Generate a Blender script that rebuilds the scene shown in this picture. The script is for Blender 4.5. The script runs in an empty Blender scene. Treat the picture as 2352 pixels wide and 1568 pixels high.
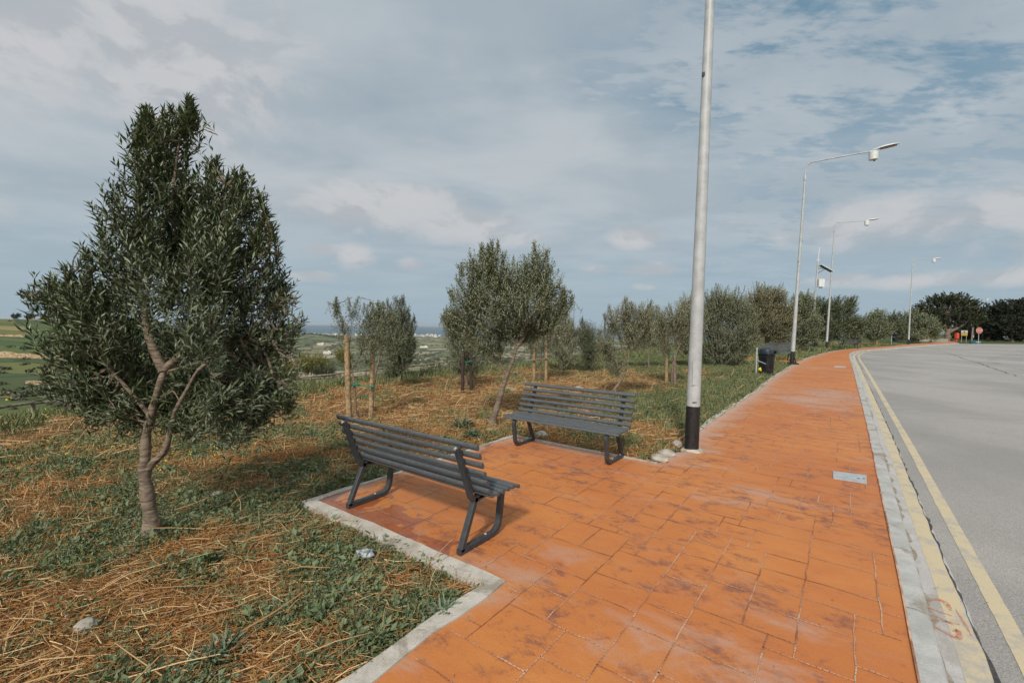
import bpy, math, random
import numpy as np
from mathutils import Matrix, Vector
random.seed(7); rng = np.random.default_rng(7)
S = bpy.context.scene; COL = S.collection
R = math.radians

# ------------------------------------------------------------------ camera
F = 1047.0; CX = 1176.0; CY = 784.0; EYE = 1.65
PITCH = R(2.08); ROLL = R(0.86)
cam = bpy.data.cameras.new('camera'); camo = bpy.data.objects.new('camera', cam); COL.objects.link(camo)
CM = Matrix.Rotation(math.pi/2-PITCH, 4, 'X') @ Matrix.Rotation(ROLL, 4, 'Z')
camo.matrix_world = Matrix.Translation((0, 0, EYE)) @ CM
cam.sensor_width = 36; cam.lens = F/2352*36; cam.clip_start = .05; cam.clip_end = 60000
S.camera = camo
M3 = np.array(CM.to_3x3())

# ------------------------------------------------------------------ world and sun
SUN_EL = R(40); SUN_AZ_VEC = (-0.25, -1.0)          # towards the sun, behind the camera and a little left
sx, sy = SUN_AZ_VEC; _n = math.hypot(sx, sy); sx /= _n; sy /= _n
SUNDIR = Vector((sx*math.cos(SUN_EL), sy*math.cos(SUN_EL), math.sin(SUN_EL)))
sl = bpy.data.lights.new('sun', 'SUN'); sl.energy = 3.1; sl.angle = R(5); sl.color = (1, .93, .83)
so = bpy.data.objects.new('sun', sl); COL.objects.link(so); so.location = (0, 0, 30)
so.rotation_euler = SUNDIR.to_track_quat('Z', 'Y').to_euler()
W = bpy.data.worlds.new("World"); S.world = W; W.use_nodes = True
S.view_settings.view_transform = 'Standard'; S.view_settings.look = 'None'
S.view_settings.exposure = 0.0; S.view_settings.gamma = 1

class NT:
    def __init__(s, tree): s.t = tree; s.n = tree.nodes; s.l = tree.links
    def new(s, typ, **kw):
        nd = s.n.new(typ)
        for k, v in kw.items(): setattr(nd, k, v)
        return nd
    def put(s, sock, v):
        if v is None: return
        if isinstance(v, bpy.types.NodeSocket): s.l.new(v, sock)
        else:
            try: sock.default_value = v
            except Exception: sock.default_value = (*v, 1)
    def math(s, op, a, b=None, c=None, clamp=False):
        nd = s.new('ShaderNodeMath', operation=op); nd.use_clamp = clamp
        s.put(nd.inputs[0], a); s.put(nd.inputs[1], b); s.put(nd.inputs[2], c); return nd.outputs[0]
    def vmath(s, op, a, b=None):
        nd = s.new('ShaderNodeVectorMath', operation=op)
        s.put(nd.inputs[0], a); s.put(nd.inputs[1], b)
        return nd.outputs[1] if op in ('DOT_PRODUCT', 'LENGTH', 'DISTANCE') else nd.outputs[0]
    def mix(s, f, a, b, blend='MIX'):
        nd = s.new('ShaderNodeMix', data_type='RGBA', blend_type=blend)
        s.put(nd.inputs[0], f)
        for i, v in ((6, a), (7, b)):
            if isinstance(v, tuple) and len(v) == 3: v = (*v, 1)
            s.put(nd.inputs[i], v)
        return nd.outputs[2]
    def noise(s, vec, scale, detail=4, rough=.55, dist=0, dims='3D'):
        nd = s.new('ShaderNodeTexNoise', noise_dimensions=dims)
        s.put(nd.inputs['Vector'], vec); nd.inputs['Scale'].default_value = scale
        nd.inputs['Detail'].default_value = detail; nd.inputs['Roughness'].default_value = rough
        nd.inputs['Distortion'].default_value = dist; return nd.outputs[0]
    def ramp(s, v, lo, hi, a=0., b=1.):
        nd = s.new('ShaderNodeMapRange', interpolation_type='SMOOTHSTEP')
        s.put(nd.inputs[0], v); nd.inputs[1].default_value = lo; nd.inputs[2].default_value = hi
        nd.inputs[3].default_value = a; nd.inputs[4].default_value = b; return nd.outputs[0]
    def scale(s, vec, v3, loc=(0, 0, 0), rot=(0, 0, 0)):
        nd = s.new('ShaderNodeMapping'); s.put(nd.inputs[0], vec)
        nd.inputs[1].default_value = loc; nd.inputs[2].default_value = rot; nd.inputs[3].default_value = v3
        return nd.outputs[0]

def build_world():
    t = NT(W.node_tree); t.n.clear()
    out = t.new('ShaderNodeOutputWorld'); bg = t.new('ShaderNodeBackground'); bg.inputs[1].default_value = .1
    t.l.new(bg.outputs[0], out.inputs[0])
    sky = t.new('ShaderNodeTexSky', sky_type='NISHITA'); sky.sun_disc = False
    sky.sun_elevation = SUN_EL; sky.sun_rotation = math.atan2(sx, sy); sky.altitude = 200
    sky.air_density = 1.0; sky.dust_density = 1.6; sky.ozone_density = 1.3
    tc = t.new('ShaderNodeTexCoord').outputs['Generated']
    sep = t.new('ShaderNodeSeparateXYZ'); t.put(sep.inputs[0], tc); x, y, z = sep.outputs
    # flat cloud layer coordinates, world space
    zz = t.math('ADD', t.math('MAXIMUM', z, 0), .10)
    com = t.new('ShaderNodeCombineXYZ'); t.put(com.inputs[0], t.math('DIVIDE', x, zz)); t.put(com.inputs[1], t.math('DIVIDE', y, zz))
    P = com.outputs[0]
    az = t.math('ARCTAN2', x, y)                     # radians, 0 ahead, + to the right
    el = t.math('ARCSINE', z)
    ae = t.new('ShaderNodeCombineXYZ'); t.put(ae.inputs[0], az); t.put(ae.inputs[1], el); AE = ae.outputs[0]
    # blue of the gaps
    skyc = t.mix(1, sky.outputs[0], (.80, .98, 1.08), 'MULTIPLY')
    blue = t.mix(t.ramp(el, .0, .62), (3.4, 4.45, 5.15), (1.35, 2.6, 3.65))
    skyc = t.mix(.92, skyc, blue)
    # high thin sheet: dense left and centre, thin to the right
    warp = t.noise(P, .6, 3, .5)
    n1 = t.noise(t.scale(P, (1, 1.25, 1), (0.3, 1.1, 0), (0, 0, R(-25))), .62, 7, .56, .5)
    n2 = t.noise(t.scale(P, (1, 1.9, 1), (3, 1, 0), (0, 0, R(-62))), 2.6, 8, .62, .3)   # mottled altocumulus
    n3 = t.noise(t.scale(P, (1, 2.6, 1), (7, 3, 0), (0, 0, R(-62))), 9.0, 5, .6, .2)
    right = t.ramp(az, .05, .75)
    cover = t.math('ADD', t.math('MULTIPLY', n1, 1.3), t.math('MULTIPLY', right, -.36))
    s1 = t.ramp(cover, .12, .66)
    s2 = t.ramp(t.math('ADD', n2, t.math('MULTIPLY', n3, .45)), .54, .80)
    sheet = t.math('MAXIMUM', t.math('MULTIPLY', s1, .96), t.math('MULTIPLY', s2, .80))
    sheet = t.math('MULTIPLY', sheet, t.ramp(el, .02, .28, .25, 1))
    shade = t.noise(t.scale(P, (1, 1.3, 1), (5, 2, 0)), 1.1, 6, .55, .4)
    sheetc = t.mix(t.ramp(shade, .34, .66), (4.15, 4.7, 5.15), (5.35, 5.72, 6.0))
    c = t.mix(t.math('MULTIPLY', sheet, .9), skyc, sheetc)
    # low cumulus banks: direction-space blobs broken by noise
    nb = t.noise(t.scale(AE, (1, 1.7, 1), (1, 2, 0)), 6.0, 9, .58, .4)
    nb2 = t.noise(t.scale(AE, (1, 2.0, 1), (4, 2, 0)), 17.0, 6, .6)
    nn = t.math('ADD', t.math('MULTIPLY', t.math('SUBTRACT', nb, .5), 1.8), t.math('MULTIPLY', t.math('SUBTRACT', nb2, .5), .8))
    blobs = [(-.72, .43, .34, .17, .95), (-1.0, .17, .2, .07, .9), (-.30, .235, .24, .055, 1.05), (-.42, .225, .10, .05, .6), (-.13, .21, .2, .05, .8),
             (-.40, .145, .05, .017, .95), (-.33, .135, .05, .03, .95), (-.22, .125, .035, .018, .75), (-.41, .09, .05, .013, .85),
             (.26, .185, .065, .026, 1.05), (.29, .118, .07, .018, .85), (.17, .12, .05, .014, .7), (.28, .085, .03, .009, .4),
             (.72, .18, .23, .05, 1.0), (.98, .14, .25, .06, .85), (.82, .082, .22, .018, .95), (.62, .088, .07, .014, .7), (.45, .2, .05, .03, .5),
             (.0, .19, .12, .03, .6)]
    tot = None
    for (a, e, ra, re, amp) in blobs:
        sub = t.vmath('SUBTRACT', AE, (a, e, 0)); sc = t.vmath('MULTIPLY', sub, (1/ra, 1/re, 0))
        ln = t.vmath('LENGTH', sc)
        v = t.math('MULTIPLY', t.ramp(ln, .2, 1.35, 1, 0), amp)
        tot = v if tot is None else t.math('MAXIMUM', tot, v)
    dens = t.math('ADD', tot, t.math('MULTIPLY', nn, t.ramp(tot, 0, .25)))
    cm = t.ramp(dens, .0, 1.05)
    # tops a little brighter than their bases
    nb3 = t.noise(t.scale(AE, (1, 1.7, 1), (1, 1.93, 0)), 6.0, 9, .58, .4)
    topl = t.math('SUBTRACT', nb, nb3)
    cumc = t.mix(t.ramp(topl, -.07, .07), (4.5, 4.75, 5.05), (5.75, 5.8, 5.95))
    c = t.mix(t.math('MULTIPLY', cm, .85), c, cumc)
    # horizon veil
    c = t.mix(t.ramp(el, .0, .09, .75, 0), c, (3.45, 4.4, 5.1))
    # bright thin cloud around the sun (behind the camera)
    dt = t.vmath('DOT_PRODUCT', tc, tuple(SUNDIR))
    glow = t.math('POWER', t.math('MAXIMUM', dt, 0), 5.0)
    c = t.mix(glow, c, (16, 15.2, 14))
    c = t.mix(t.ramp(z, -.02, .0), (1.5, 1.5, 1.3), c)
    t.l.new(c, bg.inputs[0])
build_world()

# ------------------------------------------------------------------ helpers: projection
def ray(px, py):
    d = M3 @ np.array([(px-CX)/F, -(py-CY)/F, -1.0]); return d
def at(px, py, Y):
    d = ray(px, py); k = Y/d[1]; return np.array([d[0]*k, Y, EYE+d[2]*k])
def gp(px, py, z=0.0):
    d = ray(px, py); k = (z-EYE)/d[2]; return np.array([d[0]*k, d[1]*k, z])
A = np.array([.5895, .8078]); Bv = np.array([-.8078, .5895])       # paving axes (along the path, across it)
NR = -Bv                                                            # towards the road

# ------------------------------------------------------------------ materials
MATS = {}
def mat(name):
    m = bpy.data.materials.new(name); m.use_nodes = True; t = NT(m.node_tree)
    b = t.n['Principled BSDF']; MATS[name] = m; return m, t, b
def geo_pos(t): return t.new('ShaderNodeNewGeometry').outputs['Position']
def obj_pos(t): return t.new('ShaderNodeTexCoord').outputs['Object']
def bump(t, b, h, strength=.3, dist=.01):
    nd = t.new('ShaderNodeBump'); nd.inputs['Strength'].default_value = strength; nd.inputs['Distance'].default_value = dist
    t.put(nd.inputs['Height'], h); t.l.new(nd.outputs[0], b.inputs['Normal'])
def simple(name, col, rough=.6, var=.15, scale=20, metal=0, bmp=0, spec=.5, dark=None):
    m, t, b = mat(name); p = obj_pos(t)
    n = t.noise(p, scale, 6, .6)
    d = dark or tuple(c*(1-var*1.6) for c in col)
    l = tuple(min(1, c*(1+var)) for c in col)
    c = t.mix(t.ramp(n, .3, .7), d, l)
    t.l.new(c, b.inputs['Base Color']); b.inputs['Metallic'].default_value = metal
    t.put(b.inputs['Roughness'], t.ramp(n, .2, .8, rough-.08, rough+.08))
    b.inputs['Specular IOR Level'].default_value = spec
    if bmp: bump(t, b, n, bmp, .01)
    return m
simple('slat_grey', (.078, .088, .096), .42, .12, 30)
simple('frame_dark', (.040, .046, .052), .45, .15, 25, bmp=.1)
simple('black_paint', (.012, .013, .014), .5, .4, 25, bmp=.2)
simple('bin_plastic', (.008, .011, .014), .28, .3, 8)
simple('bin_lid', (.012, .022, .032), .3, .3, 8)
simple('galvanised', (.40, .42, .43), .55, .10, 6, metal=.1, spec=.35)
simple('lamp_white', (.60, .62, .62), .5, .08, 9)
simple('lens_brown', (.20, .13, .09), .4, .1, 9)
simple('panel_blue', (.03, .07, .12), .2, .1, 9)
simple('stake_wood', (.33, .225, .125), .8, .35, 18, bmp=.4)
simple('stake_grey', (.20, .15, .12), .85, .3, 18, bmp=.4)
simple('stake_dark', (.05, .032, .025), .85, .3, 18, bmp=.4)
simple('rail_wood', (.27, .22, .17), .85, .35, 7, bmp=.4)
simple('tie_green', (.0, .22, .15), .6, .1, 18)
simple('stone_pale', (.36, .33, .28), .85, .25, 9, bmp=.6)
simple('orange_plastic', (.55, .08, .03), .45, .08, 9)
simple('sign_red', (.42, .12, .09), .5, .06, 9)
simple('sign_white', (.42, .40, .36), .5, .06, 9)
simple('sign_yellow', (.42, .26, .04), .5, .1, 9)
simple('bollard_green', (.02, .10, .09), .4, .2, 9)
simple('bark_far', (.12, .085, .06), .9, .3, 3, bmp=.4)
simple('car_white', (.45, .5, .5), .25, .05, 5)
simple('car_glass', (.02, .03, .04), .1, .05, 5)
simple('plate_grey', (.36, .39, .41), .6, .1, 12, bmp=.1)
simple('litter', (.36, .40, .45), .6, .3, 40, bmp=.4)
simple('bag_yellow', (.8, .6, .03), .4, .1, 9)
simple('graffiti', (.5, .52, .55), .6, .1, 9)

def m_bark():
    m, t, b = mat('bark'); p = obj_pos(t)
    n = t.noise(t.scale(p, (1, 1, 5)), 12, 8, .65); n2 = t.noise(p, 5, 4)
    c = t.mix(t.ramp(n, .35, .65), (.085, .06, .042), (.25, .195, .145)); c = t.mix(t.ramp(n2, .55, .75, 0, .5), c, (.16, .16, .12))
    t.l.new(c, b.inputs['Base Color']); b.inputs['Roughness'].default_value = .85
    bump(t, b, n, .6, .012)
m_bark()

def leafmat(name, top1, top2, under, rough=.42, trans=.12):
    m, t, b = mat(name)
    g = t.new('ShaderNodeNewGeometry'); r = g.outputs['Random Per Island']
    c = t.mix(r, top1, top2)
    c = t.mix(g.outputs['Backfacing'], c, under)
    t.l.new(c, b.inputs['Base Color']); b.inputs['Roughness'].default_value = rough
    b.inputs['Specular IOR Level'].default_value = .45
    tr = t.new('ShaderNodeBsdfTranslucent'); t.l.new(t.mix(.5, c, (.10, .13, .03)), tr.inputs[0])
    ms = t.new('ShaderNodeMixShader'); ms.inputs[0].default_value = trans
    t.l.new(b.outputs[0], ms.inputs[1]); t.l.new(tr.outputs[0], ms.inputs[2])
    t.l.new(ms.outputs[0], t.n['Material Output'].inputs[0])
leafmat('olive_dark', (.018, .036, .012), (.095, .130, .048), (.15, .18, .11), .42)
leafmat('olive_mid', (.052, .080, .024), (.20, .235, .085), (.24, .26, .175), .5)
leafmat('olive_pale', (.09, .105, .045), (.27, .27, .13), (.29, .30, .20), .55)
leafmat('olive_gold', (.10, .108, .04), (.25, .24, .09), (.27, .25, .16), .55)
leafmat('olive_deep', (.032, .05, .020), (.12, .145, .06), (.15, .175, .10), .5)
leafmat('ficus_leaf', (.014, .028, .012), (.045, .06, .022), (.05, .06, .03), .5)
leafmat('pine_leaf', (.010, .017, .010), (.026, .034, .016), (.03, .035, .02), .7)
leafmat('scrub_leaf', (.04, .055, .025), (.09, .10, .05), (.08, .09, .05), .7)
leafmat('yellow_bush', (.10, .12, .03), (.36, .27, .03), (.2, .2, .06), .7)
leafmat('weed_leaf', (.035, .075, .022), (.17, .22, .085), (.15, .20, .10), .6, .2)
leafmat('weed_blue', (.045, .09, .048), (.14, .205, .11), (.17, .22, .14), .6, .2)
leafmat('grass_leaf', (.09, .13, .045), (.33, .32, .15), (.2, .23, .10), .6, .2)
leafmat('straw_stalk', (.31, .175, .065), (.70, .50, .26), (.4, .25, .1), .7, .05)
leafmat('straw_fibre', (.24, .085, .022), (.52, .26, .075), (.3, .15, .06), .8, .05)
leafmat('flower_yellow', (.6, .42, .02), (.8, .6, .05), (.6, .45, .05), .7, .1)
leafmat('flower_pale', (.35, .2, .4), (.6, .6, .62), (.5, .4, .5), .7, .1)

def m_path():
    m, t, b = mat('stamped_concrete'); p = geo_pos(t)
    q = t.scale(p, (1, 1, 1), (0, 0, 0), (0, 0, -math.atan2(A[1], A[0])))   # x runs along the path
    big = t.noise(p, .7, 4, .55); mid = t.noise(t.scale(q, (1, .6, 1)), 3.2, 8, .65, .6)
    brn = t.noise(t.scale(q, (1.2, .8, 1), (9, 4, 0)), 5.5, 13, .78, .25); pal = t.noise(t.scale(q, (1, .5, 1), (3, 8, 0)), 2.4, 9, .7, .7)
    fine = t.noise(p, 60, 4, .7)
    at_ = t.new('ShaderNodeVertexColor', layer_name='wear'); sc = t.new('ShaderNodeSeparateColor'); t.l.new(at_.outputs[0], sc.inputs[0])
    wear, wet, far = sc.outputs
    base = t.mix(t.ramp(big, .35, .65), (.50, .172, .044), (.57, .220, .055))
    base = t.mix(t.ramp(mid, .3, .75, 0, .55), base, (.46, .14, .042))
    base = t.mix(t.math('MULTIPLY', t.ramp(t.math('ADD', brn, t.math('MULTIPLY', t.math('SUBTRACT', t.noise(p, 1.1, 5, .6), .5), .45)), .50, .68, 0, .9), t.ramp(far, 0, 1, 1, .3)), base, (.19, .075, .055))
    palf = t.math('MULTIPLY', t.ramp(t.math('ADD', pal, t.math('MULTIPLY', wear, .30)), .57, .80, 0, .75), t.ramp(far, 0, 1, 1, .8))
    base = t.mix(palf, base, (.46, .30, .23))
    base = t.mix(t.ramp(wear, .75, 1, 0, .45), base, (.52, .42, .36))
    wn = t.noise(p, 3.0, 7, .6, .6)
    wm = t.ramp(t.math('ADD', wet, t.math('MULTIPLY', t.math('SUBTRACT', wn, .5), 2.6)), .62, .72)
    wm = t.math('MULTIPLY', wm, t.ramp(wet, .02, .2))
    base = t.mix(wm, base, t.mix(1, base, (.62, .50, .55), 'MULTIPLY'))
    base = t.mix(t.ramp(fine, .35, .75, .12, 0), base, (.20, .08, .04))
    grit = t.noise(p, 170, 2, .8); base = t.mix(t.ramp(grit, .25, .5, .45, 0), base, (.16, .07, .04)); spk = t.noise(p, 110, 2, .8); base = t.mix(t.ramp(spk, .70, .80, 0, .5), base, (.60, .40, .28))
    t.l.new(base, b.inputs['Base Color'])
    rg = t.ramp(mid, .3, .7, .48, .66); rg = t.math('SUBTRACT', rg, t.math('MULTIPLY', wm, .38)); t.l.new(rg, b.inputs['Roughness'])
    b.inputs['Specular IOR Level'].default_value = .35
    bump(t, b, t.math('ADD', mid, t.math('MULTIPLY', brn, .6)), .35, .02)
    m, t, b = mat('joint'); p = geo_pos(t); n = t.noise(p, 2.2, 5, .6); n2 = t.noise(p, 11, 3)
    c = t.mix(t.ramp(n, .40, .56), (.25, .095, .045), (.54, .34, .23)); c = t.mix(t.ramp(n2, .45, .6, 0, .45), c, (.26, .11, .06))
    t.l.new(c, b.inputs['Base Color']); b.inputs['Roughness'].default_value = .8
m_path()
def m_conc():
    for nm, c1, c2, stain in (('kerb_concrete', (.33, .33, .32), (.46, .46, .45), .8), ('edging_concrete', (.38, .35, .30), (.54, .51, .46), .75), ('gutter_concrete', (.40, .39, .385), (.47, .46, .455), .4)):
        m, t, b = mat(nm); p = geo_pos(t)
        n = t.noise(p, 5, 8, .65); s = t.noise(t.scale(p, (1, 1, 1), (5, 5, 0)), 2.6, 8, .7, .5); o = t.noise(t.scale(p, (1, 1, 1), (1, 7, 0)), 4, 8, .65); f = t.noise(p, 90, 3, .6)
        c = t.mix(t.ramp(n, .3, .7), c1, c2); c = t.mix(t.ramp(s, .51, .62, 0, stain), c, (.22, .19, .14))
        c = t.mix(t.ramp(o, .60, .72, 0, .35), c, (.55, .22, .10)); c = t.mix(t.ramp(f, .3, .6, .25, 0), c, (.2, .19, .17))
        t.l.new(c, b.inputs['Base Color']); b.inputs['Roughness'].default_value = .85; bump(t, b, t.math('ADD', n, f), .4, .006)
m_conc()
def m_road():
    m, t, b = mat('asphalt'); p = geo_pos(t)
    big = t.noise(t.scale(p, (1, .5, 1), (0, 0, 0), (0, 0, R(40))), .25, 6, .6, .5); ft = t.noise(p, 150, 2, .8); md = t.noise(p, 3, 8, .7)
    vo = t.new('ShaderNodeTexVoronoi'); t.put(vo.inputs['Vector'], p); vo.inputs['Scale'].default_value = 95
    c = t.mix(t.ramp(big, .38, .62), (.285, .272, .258), (.385, .366, .345))
    c = t.mix(t.ramp(md, .45, .75, 0, .35), c, (.30, .285, .27))
    c = t.mix(t.ramp(ft, .25, .60, .8, 0), c, (.10, .096, .092)); c = t.mix(t.ramp(ft, .58, .78, 0, .7), c, (.58, .56, .53))
    ol = t.noise(t.scale(p, (.35, 1.6, 1), (4, 9, 0), (0, 0, R(20))), 1.1, 6, .6, .6)
    c = t.mix(t.ramp(ol, .68, .76, 0, .6), c, (.10, .095, .09))
    # curved tyre marks on the far bend
    sp = t.new('ShaderNodeSeparateXYZ'); t.put(sp.inputs[0], p)
    rr = t.vmath('LENGTH', t.vmath('SUBTRACT', p, (62, -4, -.12)))
    w = t.noise(p, .6, 4)
    for (r0, amt) in ((44.2, .38), (46.3, .30), (40.2, .25)):
        d = t.math('ABSOLUTE', t.math('SUBTRACT', t.math('ADD', rr, t.math('MULTIPLY', w, 1.2)), r0))
        c = t.mix(t.math('MULTIPLY', t.ramp(d, .04, .28, amt, 0), t.ramp(w, .42, .58)), c, (.12, .115, .11))
    t.l.new(c, b.inputs['Base Color']); b.inputs['Roughness'].default_value = .82; bump(t, b, vo.outputs[0], .5, .004)
    m, t, b = mat('tar'); p = geo_pos(t); n = t.noise(p, 70, 4, .7)
    t.l.new(t.mix(t.ramp(n, .4, .7), (.035, .033, .03), (.11, .10, .09)), b.inputs['Base Color']); b.inputs['Roughness'].default_value = .7; bump(t, b, n, .5, .006)
    m, t, b = mat('grime'); p = geo_pos(t); n = t.noise(p, 30, 5, .7)
    t.l.new(t.mix(t.ramp(n, .35, .7), (.20, .165, .12), (.34, .30, .25)), b.inputs['Base Color']); b.inputs['Roughness'].default_value = .9
    m, t, b = mat('yellow_paint'); p = geo_pos(t); n = t.noise(p, 5, 9, .7); f = t.noise(p, 120, 3, .7)
    c = t.mix(t.ramp(n, .35, .7), (.54, .455, .29), (.47, .41, .31)); c = t.mix(t.ramp(f, .3, .55, .5, 0), c, (.33, .29, .22))
    c = t.mix(t.ramp(n, .50, .62, 0, .8), c, (.36, .335, .295))
    t.l.new(c, b.inputs['Base Color']); b.inputs['Roughness'].default_value = .75; bump(t, b, f, .3, .003)
    m, t, b = mat('red_spray'); p = geo_pos(t); n = t.noise(p, 25, 6, .7)
    t.l.new(t.mix(t.ramp(n, .35, .6), (.50, .33, .27), (.56, .20, .12)), b.inputs['Base Color']); t.l.new(t.ramp(t.noise(p, 45, 5, .7), .36, .56, 0, .8), b.inputs['Alpha']); b.inputs['Roughness'].default_value = .8
m_road()
def m_ground():
    m, t, b = mat('soil_and_fields'); p = geo_pos(t)
    at_ = t.new('ShaderNodeVertexColor', layer_name='zones'); sc = t.new('ShaderNodeSeparateColor'); t.l.new(at_.outputs[0], sc.inputs[0])
    green, farm, hill = sc.outputs
    n = t.noise(p, 6, 9, .7); n2 = t.noise(p, 40, 5, .7); n3 = t.noise(p, 1.2, 5, .6)
    soil = t.mix(t.ramp(n, .3, .7), (.075, .042, .022), (.21, .125, .06)); soil = t.mix(t.ramp(n2, .5, .75, 0, .6), soil, (.40, .26, .12))
    gr = t.mix(t.ramp(n2, .3, .7), (.028, .048, .018), (.10, .125, .045))
    g = t.ramp(t.math('ADD', green, t.math('MULTIPLY', t.math('SUBTRACT', n3, .5), .8)), .35, .65)
    near = t.mix(g, soil, gr)
    # fields of the valley
    def fields(scl, cols, seed, edge=.05):
        q = t.scale(p, scl, (seed, seed*2, 0), (0, 0, R(8)))
        w = t.noise(q, .9, 3); qq = t.vmath('ADD', t.vmath('MULTIPLY', q, (1, 1, 0)), t.vmath('MULTIPLY', t.new('ShaderNodeTexNoise').outputs[1], (0, 0, 0)))
        vo = t.new('ShaderNodeTexVoronoi'); t.put(vo.inputs['Vector'], qq); vo.inputs['Scale'].default_value = 1; vo.inputs['Randomness'].default_value = .85
        sp = t.new('ShaderNodeSeparateColor'); t.l.new(vo.outputs['Color'], sp.inputs[0])
        cr = t.new('ShaderNodeValToRGB'); cr.color_ramp.interpolation = 'CONSTANT'
        e = cr.color_ramp.elements
        while len(e) < len(cols): e.new(.5)
        for i, cc in enumerate(cols): e[i].position = i/len(cols); e[i].color = (*cc, 1)
        t.l.new(sp.outputs[0], cr.inputs[0])
        ve = t.new('ShaderNodeTexVoronoi', feature='DISTANCE_TO_EDGE'); t.put(ve.inputs['Vector'], qq); ve.inputs['Scale'].default_value = 1; ve.inputs['Randomness'].default_value = .85
        dn = t.noise(q, 14, 5, .7)
        c = t.mix(t.ramp(dn, .35, .7, 0, .35), cr.outputs[0], (.09, .10, .05))
        return t.mix(t.ramp(t.math('ADD', ve.outputs[0], t.math('MULTIPLY', dn, .05)), edge*.6, edge*1.3, .85, 0), c, (.045, .06, .03))
    f1 = fields((1/170, 1/330, 1), [(.13, .15, .075), (.24, .23, .14), (.10, .12, .06), (.33, .28, .20), (.17, .18, .09), (.20, .19, .11), (.28, .25, .16)], 3.3, .09)
    f2 = fields((1/120, 1/34, 1), [(.045, .085, .035), (.09, .12, .04), (.055, .10, .04), (.24, .20, .09), (.06, .085, .035), (.13, .14, .05), (.07, .11, .045)], 7.7, .05)
    # stony terrace banks across the hill
    sp2 = t.new('ShaderNodeSeparateXYZ'); t.put(sp2.inputs[0], p)
    far = t.mix(hill, f1, f2)
    c = t.mix(farm, near, far)
    t.l.new(c, b.inputs['Base Color']); b.inputs['Roughness'].default_value = .95; b.inputs['Specular IOR Level'].default_value = .15
    bump(t, b, t.math('ADD', n, n2), .6, .03)
    m, t, b = mat('sea_water'); p = geo_pos(t); n = t.noise(t.scale(p, (.002, .01, 1)), 1, 5)
    t.l.new(t.mix(n, (.035, .085, .12), (.05, .11, .15)), b.inputs['Base Color']); b.inputs['Roughness'].default_value = .5; b.inputs['Specular IOR Level'].default_value = .25
    m, t, b = mat('far_wall'); p = geo_pos(t); oi = t.new('ShaderNodeObjectInfo')
    t.l.new(t.mix(oi.outputs['Random'], (.42, .38, .32), (.72, .70, .66)), b.inputs['Base Color']); b.inputs['Roughness'].default_value = .9
    simple('far_window', (.06, .06, .06), .5)
    simple('rubble', (.40, .29, .18), .9, .4, 1.5, bmp=.5)
m_ground()

# ------------------------------------------------------------------ helpers: objects
def tag(o, label=None, cat=None, group=None, kind=None):
    if label: o['label'] = label
    if cat: o['category'] = cat
    if group: o['group'] = group
    if kind: o['kind'] = kind
    return o
def thing(name, loc, label, cat, group=None, rz=0):
    o = bpy.data.objects.new(name, None); COL.objects.link(o); o.location = tuple(float(v) for v in loc); o.rotation_euler = (0, 0, rz)
    o.empty_display_size = .1
    return tag(o, label, cat, group)
def link(name, me, m, parent=None):
    o = bpy.data.objects.new(name, me); COL.objects.link(o)
    if m: me.materials.append(MATS[m])
    if parent is not None: o.parent = parent
    return o
def npmesh(name, verts, tris=None, quads=None):
    """fast mesh from arrays of triangles and quads"""
    me = bpy.data.meshes.new(name); verts = np.asarray(verts, dtype=np.float32)
    me.vertices.add(len(verts)); me.vertices.foreach_set('co', verts.ravel())
    nt = 0 if tris is None else len(tris); nq = 0 if quads is None else len(quads)
    idx = []; tot = []
    if nt: idx.append(np.asarray(tris, dtype=np.int32).ravel()); tot.append(np.full(nt, 3, np.int32))
    if nq: idx.append(np.asarray(quads, dtype=np.int32).ravel()); tot.append(np.full(nq, 4, np.int32))
    idx = np.concatenate(idx); tot = np.concatenate(tot); st = np.concatenate(([0], np.cumsum(tot)[:-1])).astype(np.int32)
    me.loops.add(len(idx)); me.loops.foreach_set('vertex_index', idx)
    me.polygons.add(nt+nq); me.polygons.foreach_set('loop_start', st); me.polygons.foreach_set('loop_total', tot)
    me.update(calc_edges=True); return me
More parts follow.
